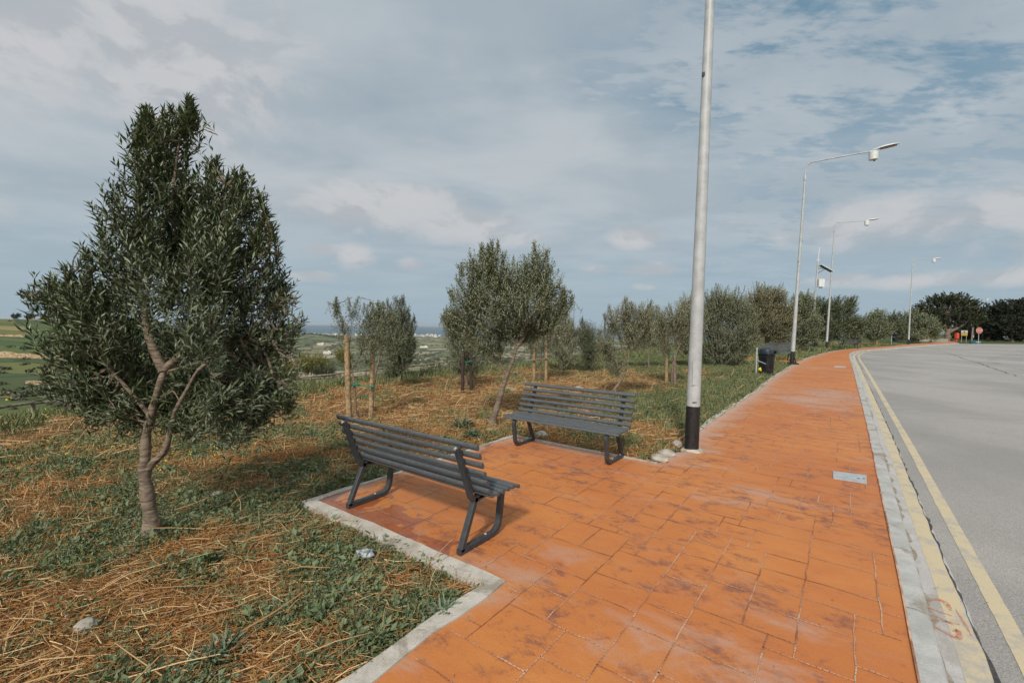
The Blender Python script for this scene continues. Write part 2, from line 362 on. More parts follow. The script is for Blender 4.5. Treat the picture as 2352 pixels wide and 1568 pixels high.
class MB:
    def __init__(s): s.v = []; s.f = []; s.sm = []
    def add(s, vs, fs, smooth=False):
        o = len(s.v); s.v += [tuple(float(c) for c in v) for v in vs]; s.f += [tuple(i+o for i in f) for f in fs]; s.sm += [smooth]*len(fs); return s
    def box(s, c, d, rz=0, tilt=None):
        M = Matrix.Rotation(rz, 3, 'Z')
        if tilt is not None: M = M @ tilt
        hx, hy, hz = d[0]/2, d[1]/2, d[2]/2
        vs = [Vector(c)+M @ Vector((x*hx, y*hy, z*hz)) for x in (-1, 1) for y in (-1, 1) for z in (-1, 1)]
        return s.add(vs, [(0, 1, 3, 2), (4, 6, 7, 5), (0, 4, 5, 1), (2, 3, 7, 6), (0, 2, 6, 4), (1, 5, 7, 3)])
    def tube(s, pts, rad, seg=8, cap=True, sq=None, smooth=True):
        """swept tube; rad a number or list; sq=(w,h) sweeps a rounded box section, w in the local side direction"""
        P = [Vector([float(c) for c in p]) for p in pts]; n = len(P)
        rs = rad if isinstance(rad, (list, tuple, np.ndarray)) else [rad]*n
        T = [(P[min(i+1, n-1)]-P[max(i-1, 0)]).normalized() for i in range(n)]
        up = Vector((0, 0, 1)) if abs(T[0].z) < .9 else Vector((0, 1, 0))
        if sq: up = Vector(sq[2]) if len(sq) > 2 else up
        U = (up-T[0]*up.dot(T[0])).normalized(); vs = []
        for i in range(n):
            U = (U-T[i]*U.dot(T[i])).normalized(); V = T[i].cross(U)
            if sq:
                w, h = sq[0]/2, sq[1]/2; k = .8
                sec = [(w, h*k), (w*k, h), (-w*k, h), (-w, h*k), (-w, -h*k), (-w*k, -h), (w*k, -h), (w, -h*k)]
                vs += [P[i]+U*a+V*b_ for a, b_ in sec]
            else:
                vs += [P[i]+(U*math.cos(2*math.pi*k/seg)+V*math.sin(2*math.pi*k/seg))*rs[i] for k in range(seg)]
        sg = 8 if sq else seg
        fs = [(i*sg+k, i*sg+(k+1) % sg, (i+1)*sg+(k+1) % sg, (i+1)*sg+k) for i in range(n-1) for k in range(sg)]
        s.add(vs, fs, smooth)
        if cap:
            s.add(vs[:sg], [tuple(range(sg))[::-1]]); s.add(vs[-sg:], [tuple(range(sg))])
        return s
    def lathe(s, c, prof, seg=24, smooth=True):
        vs = []; n = len(prof)
        for r, z in prof:
            vs += [(c[0]+r*math.cos(2*math.pi*k/seg), c[1]+r*math.sin(2*math.pi*k/seg), c[2]+z) for k in range(seg)]
        fs = [(i*seg+k, i*seg+(k+1) % seg, (i+1)*seg+(k+1) % seg, (i+1)*seg+k) for i in range(n-1) for k in range(seg)]
        s.add(vs, fs, smooth)
        s.add(vs[-seg:], [tuple(range(seg))]); s.add(vs[:seg], [tuple(range(seg))[::-1]]); return s
    def build(s, name, m, parent=None, off=None):
        me = bpy.data.meshes.new(name); v = s.v
        if off is not None: v = [(a[0]-off[0], a[1]-off[1], a[2]-off[2]) for a in v]
        me.from_pydata(v, [], s.f); me.polygons.foreach_set('use_smooth', s.sm)
        try: me.set_sharp_from_angle(angle=R(40))
        except Exception: pass
        return link(name, me, m, parent)
def copy_tree(o, parent=None, names=None):
    c = o.copy(); COL.objects.link(c); c.parent = parent
    for ch in [k for k in bpy.data.objects if k.parent == o]: copy_tree(ch, c)
    return c
def crom(pts, n=8):
    P = [np.array(p, float) for p in pts]; P = [2*P[0]-P[1]]+P+[2*P[-1]-P[-2]]; out = []
    for i in range(1, len(P)-2):
        for k in range(n):
            t = k/n; a, b_, c, d = P[i-1:i+3]
            out.append(.5*((2*b_)+(-a+c)*t+(2*a-5*b_+4*c-d)*t*t+(-a+3*b_-3*c+d)*t**3))
    out.append(P[-2]); return out

# value noise for the layout of ground cover
_g = rng.random((256, 256))
def vnoise(x, y, s):
    x = np.asarray(x)*s+100.3; y = np.asarray(y)*s+57.7
    xi = np.floor(x).astype(int); yi = np.floor(y).astype(int); fx = x-xi; fy = y-yi
    fx = fx*fx*(3-2*fx); fy = fy*fy*(3-2*fy); g = lambda a, b_: _g[a % 256, b_ % 256]
    return (g(xi, yi)*(1-fx)+g(xi+1, yi)*fx)*(1-fy)+(g(xi, yi+1)*(1-fx)+g(xi+1, yi+1)*fx)*fy
def fbm(x, y, s, o=4):
    v = 0; a = .5; n = 0
    for i in range(o): v = v+a*vnoise(x, y, s*2**i); n += a; a *= .5
    return v/n
def sstep(a, b_, x): t = np.clip((x-a)/(b_-a), 0, 1); return t*t*(3-2*t)

# ------------------------------------------------------------------ plan of the place
RZ = -.11                                            # road level
left_px = [(1510, 1062), (1560, 1034), (1592, 1002), (1640, 962), (1695, 925), (1745, 892), (1768, 872), (1800, 852), (1822, 838), (1850, 824), (1880, 814), (1920, 805), (1975, 799), (2040, 795), (2105, 789), (2150, 786), (2190, 783.5)]
P1 = gp(700, 1155); P2 = gp(1180, 1002); P3 = gp(1512, 1064); P4 = gp(1130, 1335)
# square the platform to the paving axes
c0 = P4[:2]; la = float(np.dot(P3[:2]-c0, A)); lb = float(np.dot(P1[:2]-c0, Bv))
P4 = c0; P3 = c0+A*la; P1 = c0+Bv*lb; P2 = c0+A*la+Bv*lb
left_far = [gp(x, y)[:2] for x, y in left_px[1:]]
left_far = [np.array(p) for p in crom([P3]+left_far, 4)][1:]
left_line = [P4-A*6.5, P4, P1, P2, P3]+left_far
rb = [(2112, 1568), (2066, 1330), (2021, 1120), (1992, 980), (1970, 890), (1957, 840), (1951, 821), (1953, 811), (1972, 805), (2010, 801.5), (2060, 797.5), (2110, 793.5), (2160, 790), (2200, 787.5)]
rw = [gp(x, y)[:2] for x, y in rb]
d0 = (rw[0]-rw[2]); d0 /= np.linalg.norm(d0)
rw = [rw[0]+d0*8, rw[0]+d0*3]+rw
right_line = [np.array(p) for p in crom(rw, 10)]
poly = np.array(left_line+right_line[::-1])
def inside(x, y, pg=None):
    pg = poly if pg is None else pg
    x = np.asarray(x, float); y = np.asarray(y, float); r = np.zeros(x.shape, bool); n = len(pg)
    for i in range(n):
        x1, y1 = pg[i]; x2, y2 = pg[(i+1) % n]
        if y1 == y2: continue
        c = ((y1 > y) != (y2 > y)) & (x < (x2-x1)*(y-y1)/(y2-y1)+x1); r ^= c
    return r
def pdist(x, y, line, closed=False):
    x = np.asarray(x, float); y = np.asarray(y, float); d = np.full(x.shape, 1e9); L = [np.asarray(p, float) for p in line]
    if closed: L = L+[L[0]]
    for a, b_ in zip(L[:-1], L[1:]):
        v = b_-a; ll = v@v+1e-12; t = np.clip(((x-a[0])*v[0]+(y-a[1])*v[1])/ll, 0, 1)
        d = np.minimum(d, np.hypot(x-a[0]-t*v[0], y-a[1]-t*v[1]))
    return d
# road: everything on the far side of the kerb
end = right_line[-1]
road_poly = np.array(right_line+[end+np.array([25, 6]), np.array([150, 96]), np.array([230, 60]), np.array([230, -30]), right_line[0]+np.array([0, -25])])
# brow of the plateau, fence beyond it
brow = [(-13, -25), (-9.4, -2), (-8.4, 5.6), (-6.3, 10.0), (-3.6, 13.2), (1.5, 19.5), (8, 30), (18, 46), (40, 74), (110, 130), (400, 400), (20000, 16000)]
def brow_d(x, y):
    L = [np.array(p, float) for p in brow]; d = pdist(x, y, L)
    side = np.zeros(np.shape(x), bool)
    pg = np.array(L+[np.array([30000., 40000.]), np.array([-40000, 40000.]), np.array([-40000, -25.])])
    return np.where(inside(x, y, pg), d, -d)
lr = np.log(np.array([1, 50, 200, 500, 800, 1400, 3000, 5600, 6300, 30000.])); zv = np.array([-3, -12, -30, -60, -80, -100, -130, -147, -158, -158.])
lh = np.log(np.array([1, 60, 130, 200, 300, 420, 550, 640, 720, 1000, 2500, 5600, 6300, 30000.])); zh = np.array([-4, -15, -18.5, -20.5, -21.5, -16.5, -9.5, -1.2, -2.5, -40, -120, -147, -158, -158.])
def terrain(x, y):
    x = np.asarray(x, float); y = np.asarray(y, float)
    d = brow_d(x, y); r = np.hypot(x, y)+1e-6; az = np.arctan2(x, y)
    hl = sstep(-.47, -.68, az)*sstep(-2.4, -1.6, az)
    L = np.log(r)
    far = np.interp(L, lr, zv)*(1-hl)+np.interp(L, lh, zh)*hl
    far = far+np.exp(-((az+.42)/.09)**2)*np.exp(-((r-3200)/900)**2)*52      # low hill before the sea
    far = far+(fbm(x, y, .008, 4)-.5)*np.clip(r/60, 0, 6)*np.where(r > 5200, 0, 1)
    step = np.sin(r/13+fbm(x, y, .01, 2)*3)*.5*hl*sstep(60, 140, r)
    slope = -.04-.95*sstep(0, 4.2, d)-.30*np.maximum(d-5, 0)
    k = 2.0; mx = np.maximum(slope, far+step)
    zz = np.where(d > 5, np.where(slope-far > k*3, slope, mx), slope)
    n = (fbm(x, y, 1.3, 4)-.5)*.11*sstep(0, 1.0, np.abs(d)*0+1)
    zz = zz+n*np.clip(1-(r-60)/60, 0, 1)
    return zz
def ground_z(x, y, edge=True):
    z = terrain(x, y); x = np.asarray(x, float); y = np.asarray(y, float)
    near = (np.hypot(x, y) < 260)
    ins = inside(x, y) | inside(x, y, road_poly)
    dd = np.minimum(pdist(x, y, left_line), 3)
    z = np.where(ins & near, -.04-.30*sstep(0, .25, dd)-.1, z)
    # the lawn meets the edging evenly
    w = sstep(.5, 0, dd)*(~ins); z = z*(1-w)+(-.05)*w
    return z

# ------------------------------------------------------------------ ground sheet (polar, fine near the camera)
def green_at(x, y):
    """0 straw, 1 green"""
    x = np.asarray(x, float); y = np.asarray(y, float)
    g = (fbm(x, y, 1.1, 3)-.5)*1.5+(fbm(x, y, 4.5, 3)-.5)*1.7+.46
    def bl(px, py, rx, ry, a):
        c = gp(px, py); return .62*a*np.exp(-(((x-c[0])/rx)**2+((y-c[1])/ry)**2))
    g = g+bl(560, 1130, 1.1, .75, .55)+bl(650, 990, 1.0, 1.1, .5)+bl(480, 1080, .8, .6, .3)+bl(1060, 1010, .5, .6, .5)+bl(1010, 1400, .3, .25, .3)
    g = g-bl(250, 1400, 1.2, .6, .45)-bl(700, 1500, .8, .35, .55)-bl(60, 1000, 1.8, 1.2, .45)-bl(1000, 930, 2.2, 1.8, .55)-bl(1350, 880, 3, 2.5, .45)-bl(620, 930, 1.5, 1.0, .2)
    g = g+bl(1640, 930, 2.0, 2.2, .6)+bl(1720, 900, 3.0, 3.0, .5)+bl(1480, 1010, .9, .4, .3)
    dl = pdist(x, y, left_far[1:]); g = g+.8*sstep(3.0, .3, dl)*sstep(7.5, 9, y)
    g = g+.5*sstep(17, 21, y)*sstep(-2, 4, x)
    d = brow_d(x, y); g = g-.16*sstep(5.5, 8, y)*sstep(18, 14, y)*sstep(3, -1, x-.35*y); g = g+.9*sstep(-.9, .8, d)
    return np.clip(g, 0, 1)
def build_ground():
    az = np.concatenate((np.linspace(-math.pi, -1.15, 70, endpoint=False), np.linspace(-1.15, 1.05, 470, endpoint=False), np.linspace(1.05, math.pi, 60, endpoint=False)))
    rr = np.concatenate(([0.4], np.geomspace(1.2, 24000, 330)))
    AZ, RR = np.meshgrid(az, rr); X = np.sin(AZ)*RR; Y = np.cos(AZ)*RR
    Z = ground_z(X, Y)
    na = len(az); nr = len(rr)
    v = np.stack((X.ravel(), Y.ravel(), Z.ravel()), 1)
    i = np.arange(nr-1)[:, None]*na; j = np.arange(na)[None, :]; j2 = (j+1) % na
    q = np.stack(((i+j), (i+j2), (i+na+j2), (i+na+j)), -1).reshape(-1, 4)
    q = q[:, ::-1]
    me = npmesh('ground', v, quads=q)
    ca = me.color_attributes.new('zones', 'FLOAT_COLOR', 'POINT')
    r = RR.ravel(); d = brow_d(v[:, 0], v[:, 1])
    g = green_at(v[:, 0], v[:, 1]); farm = sstep(35, 75, r)*(d > 5); hill = sstep(-.46, -.6, AZ.ravel())*sstep(1300, 900, r)
    ca.data.foreach_set('color', np.stack((g, farm, hill, np.ones_like(g)), 1).astype(np.float32).ravel())
    me.polygons.foreach_set('use_smooth', [True]*len(me.polygons))
    tag(link('ground', me, 'soil_and_fields'), kind='structure')
build_ground()
sea = MB(); sea.add([(-16000, 5500, -150), (16000, 5500, -150), (16000, 19700, -150), (-16000, 19700, -150)], [(0, 1, 2, 3)])
tag(sea.build('sea', 'sea_water'), kind='structure')

# ------------------------------------------------------------------ path, kerb, road
def strip(name, lineA, lineB, zA, zB, m):
    n = len(lineA); v = [(p[0], p[1], zA) for p in lineA]+[(p[0], p[1], zB) for p in lineB]
    b_ = MB(); b_.add(v, [(i, i+1, n+i+1, n+i) for i in range(n-1)]); return b_
def offset(line, d):
    L = [np.asarray(p, float) for p in line]; out = []
    for i in range(len(L)):
        t = L[min(i+1, len(L)-1)]-L[max(i-1, 0)]; t /= np.linalg.norm(t)+1e-9
        out.append(L[i]+np.array([t[1], -t[0]])*d)
    return out
def build_path():
    # fine grid in paving axes kept inside the outline, rim closed by a triangulated sheet
    import mathutils.geometry as G
    pts = [Vector((p[0], p[1], 0)) for p in poly]
    tr = G.tessellate_polygon([pts])
    me = bpy.data.meshes.new('path'); me.from_pydata([(p[0], p[1], 0) for p in poly]+[(p[0], p[1], -.45) for p in poly], [],
        [tuple(t) for t in tr]+[(i, (i+1) % len(poly), (i+1) % len(poly)+len(poly), i+len(poly)) for i in range(len(poly))])
    import bmesh
    bm = bmesh.new(); bm.from_mesh(me)
    # cut by parallel planes so vertex attributes have resolution
    for k in range(60):
        s = -6+k*.4 if k < 45 else 12+(k-45)*3.5
        for axis in (A, Bv):
            nrm = Vector((axis[0], axis[1], 0))
            base = P4 if True else None
            off = s if axis is A else (-4.5+k*.3)
            if axis is Bv and k > 35: continue
            co = Vector((base[0]+axis[0]*off, base[1]+axis[1]*off, 0))
            g = bm.verts[:]+bm.edges[:]+bm.faces[:]
            bmesh.ops.bisect_plane(bm, geom=g, plane_co=co, plane_no=nrm)
    bm.normal_update()
    for f in bm.faces:
        if abs(f.normal.z) > .9 and f.normal.z < 0: f.normal_flip()
    bm.to_mesh(me); bm.free()
    nv = len(me.vertices); co = np.zeros(nv*3, np.float32); me.vertices.foreach_get('co', co); co = co.reshape(-1, 3)
    x, y = co[:, 0], co[:, 1]
    dl = pdist(x, y, left_line); dp = pdist(x, y, [P1, P2, P3])
    wear = np.maximum(.95*sstep(.75, .0, pdist(x, y, left_far)), .8*sstep(.45, 0, dp))
    wear = np.maximum(wear, .75*sstep(.3, 0, pdist(x, y, [P4-A*6, P4, P1])))
    for (px, py, r1, r2, a) in ((1880, 905, 1.6, 2.4, .8), (1850, 918, 1.2, 1.5, .9), (1700, 1130, .9, .5, .5), (1640, 1500, .6, .6, .5), (1290, 1290, .4, .4, .3), (1880, 845, 1.5, .7, .8)):
        c = gp(px, py); wear = np.maximum(wear, a*np.exp(-((x-c[0])**2/r1**2+(y-c[1])**2/r2**2)))
    wet = np.maximum(1.0*sstep(.75, .05, pdist(x, y, [P1+A*.1, P4*.6+P1*.4])), .5*sstep(.3, 0, dp))
    c = gp(830, 1190); wet = np.maximum(wet, 1.0*np.exp(-((x-c[0])**2+(y-c[1])**2)/.5**2))
    far = sstep(6, 22, np.hypot(x, y))
    ca = me.color_attributes.new('wear', 'FLOAT_COLOR', 'POINT')
    ca.data.foreach_set('color', np.stack((wear, wet, far, np.ones_like(far)), 1).astype(np.float32).ravel())
    tag(link('path', me, 'stamped_concrete'), kind='structure')
build_path()
def build_joints():
    U = .127; NA, NB = 236, 84                        # cells along A and B
    oa, ob = -6.6, -3.4
    occ = -np.ones((NA, NB), int); rects = []; rnd = random.Random(11)
    sizes = [(2, 3), (3, 3), (3, 3), (2, 2), (3, 4), (2, 4), (2, 4), (3, 2), (3, 4)]
    for i in range(NA):
        for j in range(NB):
            if occ[i, j] >= 0: continue
            ss = sizes[:]; rnd.shuffle(ss)
            for (w, h) in ss+[(1, 1)]:
                if i+w <= NA and j+h <= NB and (occ[i:i+w, j:j+h] < 0).all():
                    occ[i:i+w, j:j+h] = len(rects); rects.append((i, j, w, h)); break
    segs = []
    for i in range(1, NA):
        for j in range(NB):
            if occ[i, j] != occ[i-1, j]: segs.append(('b', i, j))
    for i in range(NA):
        for j in range(1, NB):
            if occ[i, j] != occ[i, j-1]: segs.append(('a', i, j))
    b_ = MB(); rows = []
    def pt(ca, cb):
        ca2 = ca+(fbm(ca*1.0, cb*1.0, 9.0, 3)-.5)*.016; cb2 = cb+(fbm(ca+50, cb+9, 9.0, 3)-.5)*.016
        return P4+A*ca2+Bv*cb2
    for (k, i, j) in segs:
        n = 5
        for q in range(n):
            s0, s1 = q/n, (q+1)/n+.02
            if k == 'b': a0 = pt(oa+i*U, ob+(j+s0)*U); a1 = pt(oa+i*U, ob+(j+s1)*U)
            else: a0 = pt(oa+(i+s0)*U, ob+j*U); a1 = pt(oa+(i+s1)*U, ob+j*U)
            rows.append((a0, a1))
    mid = np.array([(a+c)/2 for a, c in rows]); ok = inside(mid[:, 0], mid[:, 1]) & (pdist(mid[:, 0], mid[:, 1], left_line) > .13) & (pdist(mid[:, 0], mid[:, 1], right_line) > .03)
    h = pdist(mid[:, 0], mid[:, 1], left_far) > .25
    vs = []; qs = []
    for r, o, hh in zip(rows, ok, h):
        if not o or not hh: continue
        a0, a1 = r; t = a1-a0; t /= np.linalg.norm(t); n = np.array([t[1], -t[0]])
        def wd(p): return .0008+.0058*float(fbm(p[0], p[1], 19, 3))**1.5
        w0, w1 = wd(a0), wd(a1); k = len(vs)
        vs += [(*(a0-n*w0), .004), (*(a1-n*w1), .004), (*(a1+n*w1), .004), (*(a0+n*w0), .004)]; qs.append((k, k+1, k+2, k+3))
    e0 = offset(right_line[:70], .003); e1 = offset(right_line[:70], -.006)
    for i in range(69):
        k = len(vs); vs += [(*e0[i], .0105), (*e1[i], .0105), (*e1[i+1], .0105), (*e0[i+1], .0105)]; qs.append((k, k+1, k+2, k+3))
    tag(link('path_joints', npmesh('path_joints', vs, quads=qs), 'joint'), kind='structure')
build_joints()
def build_edging():
    # concrete haunch round the bench platform and down the near side of the path
    line = [P4-A*6.5, P4, P1, P2, P3]
    def sub(a, b_, n): return [a+(b_-a)*i/n for i in range(n)]
    ln = sub(line[0], line[1], 34)+sub(P4, P1, 18)+sub(P1, P2, 22)+sub(P2, P3, 18)+[P3]
    inner = []; outer = []
    for i, p in enumerate(ln):
        seg = 0 if i < 34 else 1 if i < 52 else 2 if i < 74 else 3
        wI = (.085, .05, .02, .03)[seg]; wO = (.045, .07, .045, .04)[seg]
        nrm = (Bv, -A, Bv, A)[seg]
        k = float(fbm(p[0], p[1], 3.1, 3)); k2 = float(fbm(p[0]+20, p[1], 2.6, 3))
        inner.append(p-nrm*wI*(.5+k)); outer.append(p+nrm*wO*(.4+k2*1.3))
    # mitre corner points
    for idx, (n1, n2) in ((34, (Bv, -A)), (52, (-A, Bv)), (74, (Bv, A))):
        p = ln[idx]; inner[idx] = p-n1*.05-n2*.05 if idx != 34 else p+(-Bv*.07+A*.05); outer[idx] = p+n1*.05+n2*.06 if idx != 34 else p+(Bv*.02-A*.03)
    n = len(ln); b_ = MB()
    zt = .010
    v = [(p[0], p[1], zt) for p in inner]+[(p[0], p[1], zt-.006) for p in outer]+[(p[0]*1.0, p[1], -.35) for p in outer]+[(p[0], p[1], -.05) for p in inner]
    f = [(i, i+1, n+i+1, n+i) for i in range(n-1)]+[(n+i, n+i+1, 2*n+i+1, 2*n+i) for i in range(n-1)]+[(i+1, i, 3*n+i, 3*n+i+1) for i in range(n-1)]
    b_.add(v, f); o = b_.build('path_edging', 'edging_concrete'); tag(o, kind='structure')
    # broken lip of the far left edge of the path
    ll = left_far; b_ = MB(); m1 = []; m2 = []
    LL = []
    for a, c in zip(ll[:-1], ll[1:]):
        k = max(1, int(np.linalg.norm(c-a)/.12)) if np.linalg.norm(a) < 45 else 1
        LL += [a+(c-a)*i/k for i in range(k)]
    LL = LL[6:]
    for p in LL:
        k = float(fbm(p[0], p[1], 2.3, 4)); m1.append(k)
    off1 = offset(LL, .02); off2 = offset(LL, -.10)
    inn = [a+(b2-a)*0 for a, b2 in zip(off1, off2)]; outn = [a+(b2-a)*(.25+1.1*k) for a, b2, k in zip(off1, off2, m1)]
    n = len(LL); v = [(*p, .006) for p in inn]+[(*p, -.004) for p in outn]+[(*p, -.25) for p in outn]
    b_.add(v, [(i, i+1, n+i+1, n+i) for i in range(n-1)]+[(n+i, n+i+1, 2*n+i+1, 2*n+i) for i in range(n-1)])
    tag(b_.build('path_lip', 'edging_concrete'), kind='structure')
build_edging()
def build_road():
    import mathutils.geometry as G
    pts = [Vector((p[0], p[1], 0)) for p in road_poly]; tr = G.tessellate_polygon([pts])
    me = bpy.data.meshes.new('road'); me.from_pydata([(p[0], p[1], RZ) for p in road_poly], [], [tuple(t) for t in tr])
    tag(link('road', me, 'asphalt'), kind='structure')
    rl = right_line; KW = .115
    # kerb, built as stones: top with a rounded arris and a face
    prof = [(.0, .008), (KW-.03, .010), (KW-.010, .002), (KW, -.014), (KW+.012, RZ-.02)]
    lines = [offset(rl, o_) for o_, _ in prof]; n = len(rl); v = []
    for (o_, z), L in zip(prof, lines): v += [(p[0], p[1], z) for p in L]
    v += [(p[0], p[1], -.2) for p in offset(rl, -.001)]
    f = [(k*n+i, k*n+i+1, (k+1)*n+i+1, (k+1)*n+i) for k in range(len(prof)-1) for i in range(n-1)]
    f += [(i, i+1, 5*n+i+1, 5*n+i) for i in range(n-1)]
    b_ = MB(); b_.add(v, f, True); tag(b_.build('kerb', 'kerb_concrete'), kind='structure')
    kj = MB(); dist = 0; nxt = .5
    for a, c in zip(rl[:-1], rl[1:]):
        if np.linalg.norm(a) > 40: break
        L_ = np.linalg.norm(c-a); u = (c-a)/L_; nn = np.array([u[1], -u[0]])
        while nxt < dist+L_:
            p = a+u*(nxt-dist); q = [p+nn*.004, p+nn*.04+u*random.uniform(-.012, .012), p+nn*(KW-.03)+u*random.uniform(-.015, .015)]
            for e0, e1 in zip(q[:-1], q[1:]): kj.add([(*(e0-u*.003), .0115), (*(e0+u*.003), .0115), (*(e1+u*.003), .0115), (*(e1-u*.003), .0115)], [(0, 3, 2, 1)])
            nxt += random.uniform(.85, 1.0)
        dist += L_
    tag(kj.build('kerb_joints', 'grime'), kind='structure')
    # fine resample for ragged things
    dens = []
    for a, c in zip(rl[:-1], rl[1:]):
        k = max(1, int(np.linalg.norm(c-a)/.05)) if np.linalg.norm(a) < 14 else max(1, int(np.linalg.norm(c-a)/.5))
        dens += [a+(c-a)*i/k for i in range(k)]
    def wob(o_, amp, s, seed=0, line=dens):
        base = offset(line, o_); b2 = offset(line, o_+1.0)
        return [p+(q-p)*float(fbm(line[i][0]+seed, line[i][1], s, 4)-.5)*amp for i, (p, q) in enumerate(zip(base, b2))]
    strip('g', offset(dens, KW+.005), wob(.335, .025, 3.0), RZ+.0015, RZ+.0015, '').build('g', 'gutter_concrete')
    bpy.data.objects['g'].name = 'gutter'; tag(bpy.data.objects['gutter'], kind='structure')
    gm = strip('m', offset(dens, KW+.010), [a+(c-a)*max(0.15, min(1.0, (float(fbm(a[0]+3, a[1], 5.5, 5))-.40)*4)) for a, c in zip(offset(dens, KW+.016), offset(dens, KW+.055))], RZ+.0045, RZ+.0045, '')
    tag(gm.build('gutter_grime', 'grime'), kind='structure')
    # trodden dark seam between gutter and asphalt
    w1 = wob(.325, .03, 4.0, 5); w2 = wob(.333, .05, 9.0, 9)
    rr_ = [float(fbm(p[0]+31, p[1], 9.0, 4)) for p in dens]; o1 = offset(dens, 1.0); o0 = offset(dens, 0)
    w2 = [a+(q-p)*(.003+max(0, k-.4)*.05+.085*max(0, min(1, (2.5-a[1])/.9))*(.5+k)) for a, p, q, k in zip(w1, o0, o1, rr_)]
    tag(strip('s', w1, w2, RZ+.0038, RZ+.0038, '').build('road_seam', 'tar'), kind='structure')
    b_ = strip('y', wob(.212, .012, 6, 2), wob(.325, .035, 5, 5), RZ+.0026, RZ+.0026, '')
    tag(b_.build('road_marking', 'yellow_paint'), kind='structure')
    b_ = strip('y', wob(.455, .014, 6, 12), wob(.55, .012, 5, 14), RZ+.0026, RZ+.0026, '')
    tag(b_.build('road_marking', 'yellow_paint'), kind='structure')
    # red sprayed scrawl over gutter and first line
    def scr(pts, w):
        P = crom([gp(x, y, RZ+.016) for x, y in pts], 5); b2 = MB(); n = len(P); L = []; Rr = []
        for i in range(n):
            t = P[min(i+1, n-1)]-P[max(i-1, 0)]; t = t[:2]/(np.linalg.norm(t[:2])+1e-9); nn = np.array([t[1], -t[0]]); ww = w*(.35+.9*math.sin(math.pi*(i+.3)/n))
            L.append(P[i][:2]+nn*ww); Rr.append(P[i][:2]-nn*ww)
        return L, Rr
    b_ = MB()
    z2 = lambda x, y: ((2050+x/3.853)*.91875, (1300+y/3.853)*.91875)
    for st, w in (([(1060, 745), (1150, 745), (1225, 790), (1262, 850)], .014), ([(1010, 800), (1120, 850), (1270, 900)], .008), ([(1050, 925), (1200, 950), (1350, 985)], .008),
                  ([(1060, 985), (1180, 1040), (1290, 1100), (1340, 1110), (1330, 1040), (1290, 1050)], .013), ([(1310, 840), (1380, 950), (1460, 1090)], .006), ([(1120, 900), (1230, 960), (1300, 995)], .006)):
        L, Rr = scr([z2(*p) for p in st], w); n = len(L)
        b_.add([(*p, RZ+.0052) for p in L]+[(*p, RZ+.0052) for p in Rr], [(i, i+1, n+i+1, n+i) for i in range(n-1)])
    tag(b_.build('spray_paint', 'red_spray'), kind='structure')
build_road()

# ------------------------------------------------------------------ benches
def arc(cx, cz, r, a0, a1, n=6): return [(cx+r*math.cos(R(a0+(a1-a0)*i/n)), cz+r*math.sin(R(a0+(a1-a0)*i/n))) for i in range(n+1)]
BARX = .67
def make_bench(label, group):
    """local: x along the bench, y towards the sitter's front, z up; origin under the rear feet"""
    t = thing('park_bench', (0, 0, 0), label, 'bench', group)
    sq = (.045, .045, (1, 0, 0))
    for s in (-1, 1):
        X = s*BARX
        # leg hoop: rear foot, runner, front bend, front leg, upper bend, seat bearer
        pr = [(.155, .372), (.0, .024)]
        b_ = MB(); b_.tube([(X, y, z) for y, z in pr], 0, sq=(.045, .040, (1, 0, 0)), smooth=False)
        b_.build('rear_leg', 'frame_dark', t)
        pr = [(-.018, .0225), (.33, .0225)]+arc(.345, .1225, .10, -80, -5, 7)+[(.472, .30)]+arc(.402, .315, .075, 5, 88, 7)+[(.17, .375)]
        b_ = MB(); b_.tube([(X, y, z) for y, z in pr], 0, sq=sq, smooth=True); fr = b_.build('leg_hoop', 'frame_dark', t)
        for yy in (.05, .28):
            k = MB(); k.lathe((X, yy, .045), [(.008, 0), (.011, .002), (.009, .009), (.003, .011)], 8); k.build('bolt', 'galvanised', fr)
        pr = [(.30, .366), (.19, .360)]+arc(.165, .425, .07, -80, -158, 7)+[(-.052, .785)]
        b_ = MB(); b_.tube([(X, y, z) for y, z in pr], 0, sq=(.045, .038, (1, 0, 0)), smooth=True); bs = b_.build('back_support', 'frame_dark', t)
        for e0, e1 in (((.062, .50), (.048, .495)), ((-.075, .775), (-.058, .782))):
            k = MB(); k.tube([(X, *e0), (X, *e1)], .011, 8); k.build('bolt', 'galvanised', bs)
    HL = .83
    def slat(y, z, ang, name):
        b_ = MB(); n = 14; w, h = .0235, .0150; ca, sa = math.cos(ang), math.sin(ang)
        sec = [(w*math.cos(2*math.pi*k/n), h*math.sin(2*math.pi*k/n)) for k in range(n)]
        sec = [(u*ca-v*sa, u*sa+v*ca) for u, v in sec]
        vs = [(-HL, y+u, z+v) for u, v in sec]+[(HL, y+u, z+v) for u, v in sec]
        b_.add(vs, [(k, k+n, (k+1) % n+n, (k+1) % n) for k in range(n)], True)
        b_.add(vs[:n], [tuple(range(n))]); b_.add(vs[n:], [tuple(range(n))[::-1]])
        o = b_.build(name, 'slat_grey', t); return o
    for i in range(6):
        y = .165+i*.064; z = .408+(0 if i < 5 else -.012)+(.006 if i == 0 else 0)
        slat(y, z, R(0 if i < 5 else -25), 'seat_slat')
    # back: along the support line
    p0 = np.array([.128, .452]); p1 = np.array([-.012, .800])
    for i in range(6):
        p = p0+(p1-p0)*i/5; slat(p[0]+.002, p[1], R(112), 'back_slat')
    return t
def place(o, xy, facing, z=0.0):
    """facing: 2D direction the sitter looks"""
    o.location = (float(xy[0]), float(xy[1]), z); o.rotation_euler = (0, 0, math.atan2(facing[1], facing[0])-math.pi/2)
BG = 'slatted benches on the path platforms'
near = make_bench('dark grey slatted bench seen from behind, closest to the camera', BG)
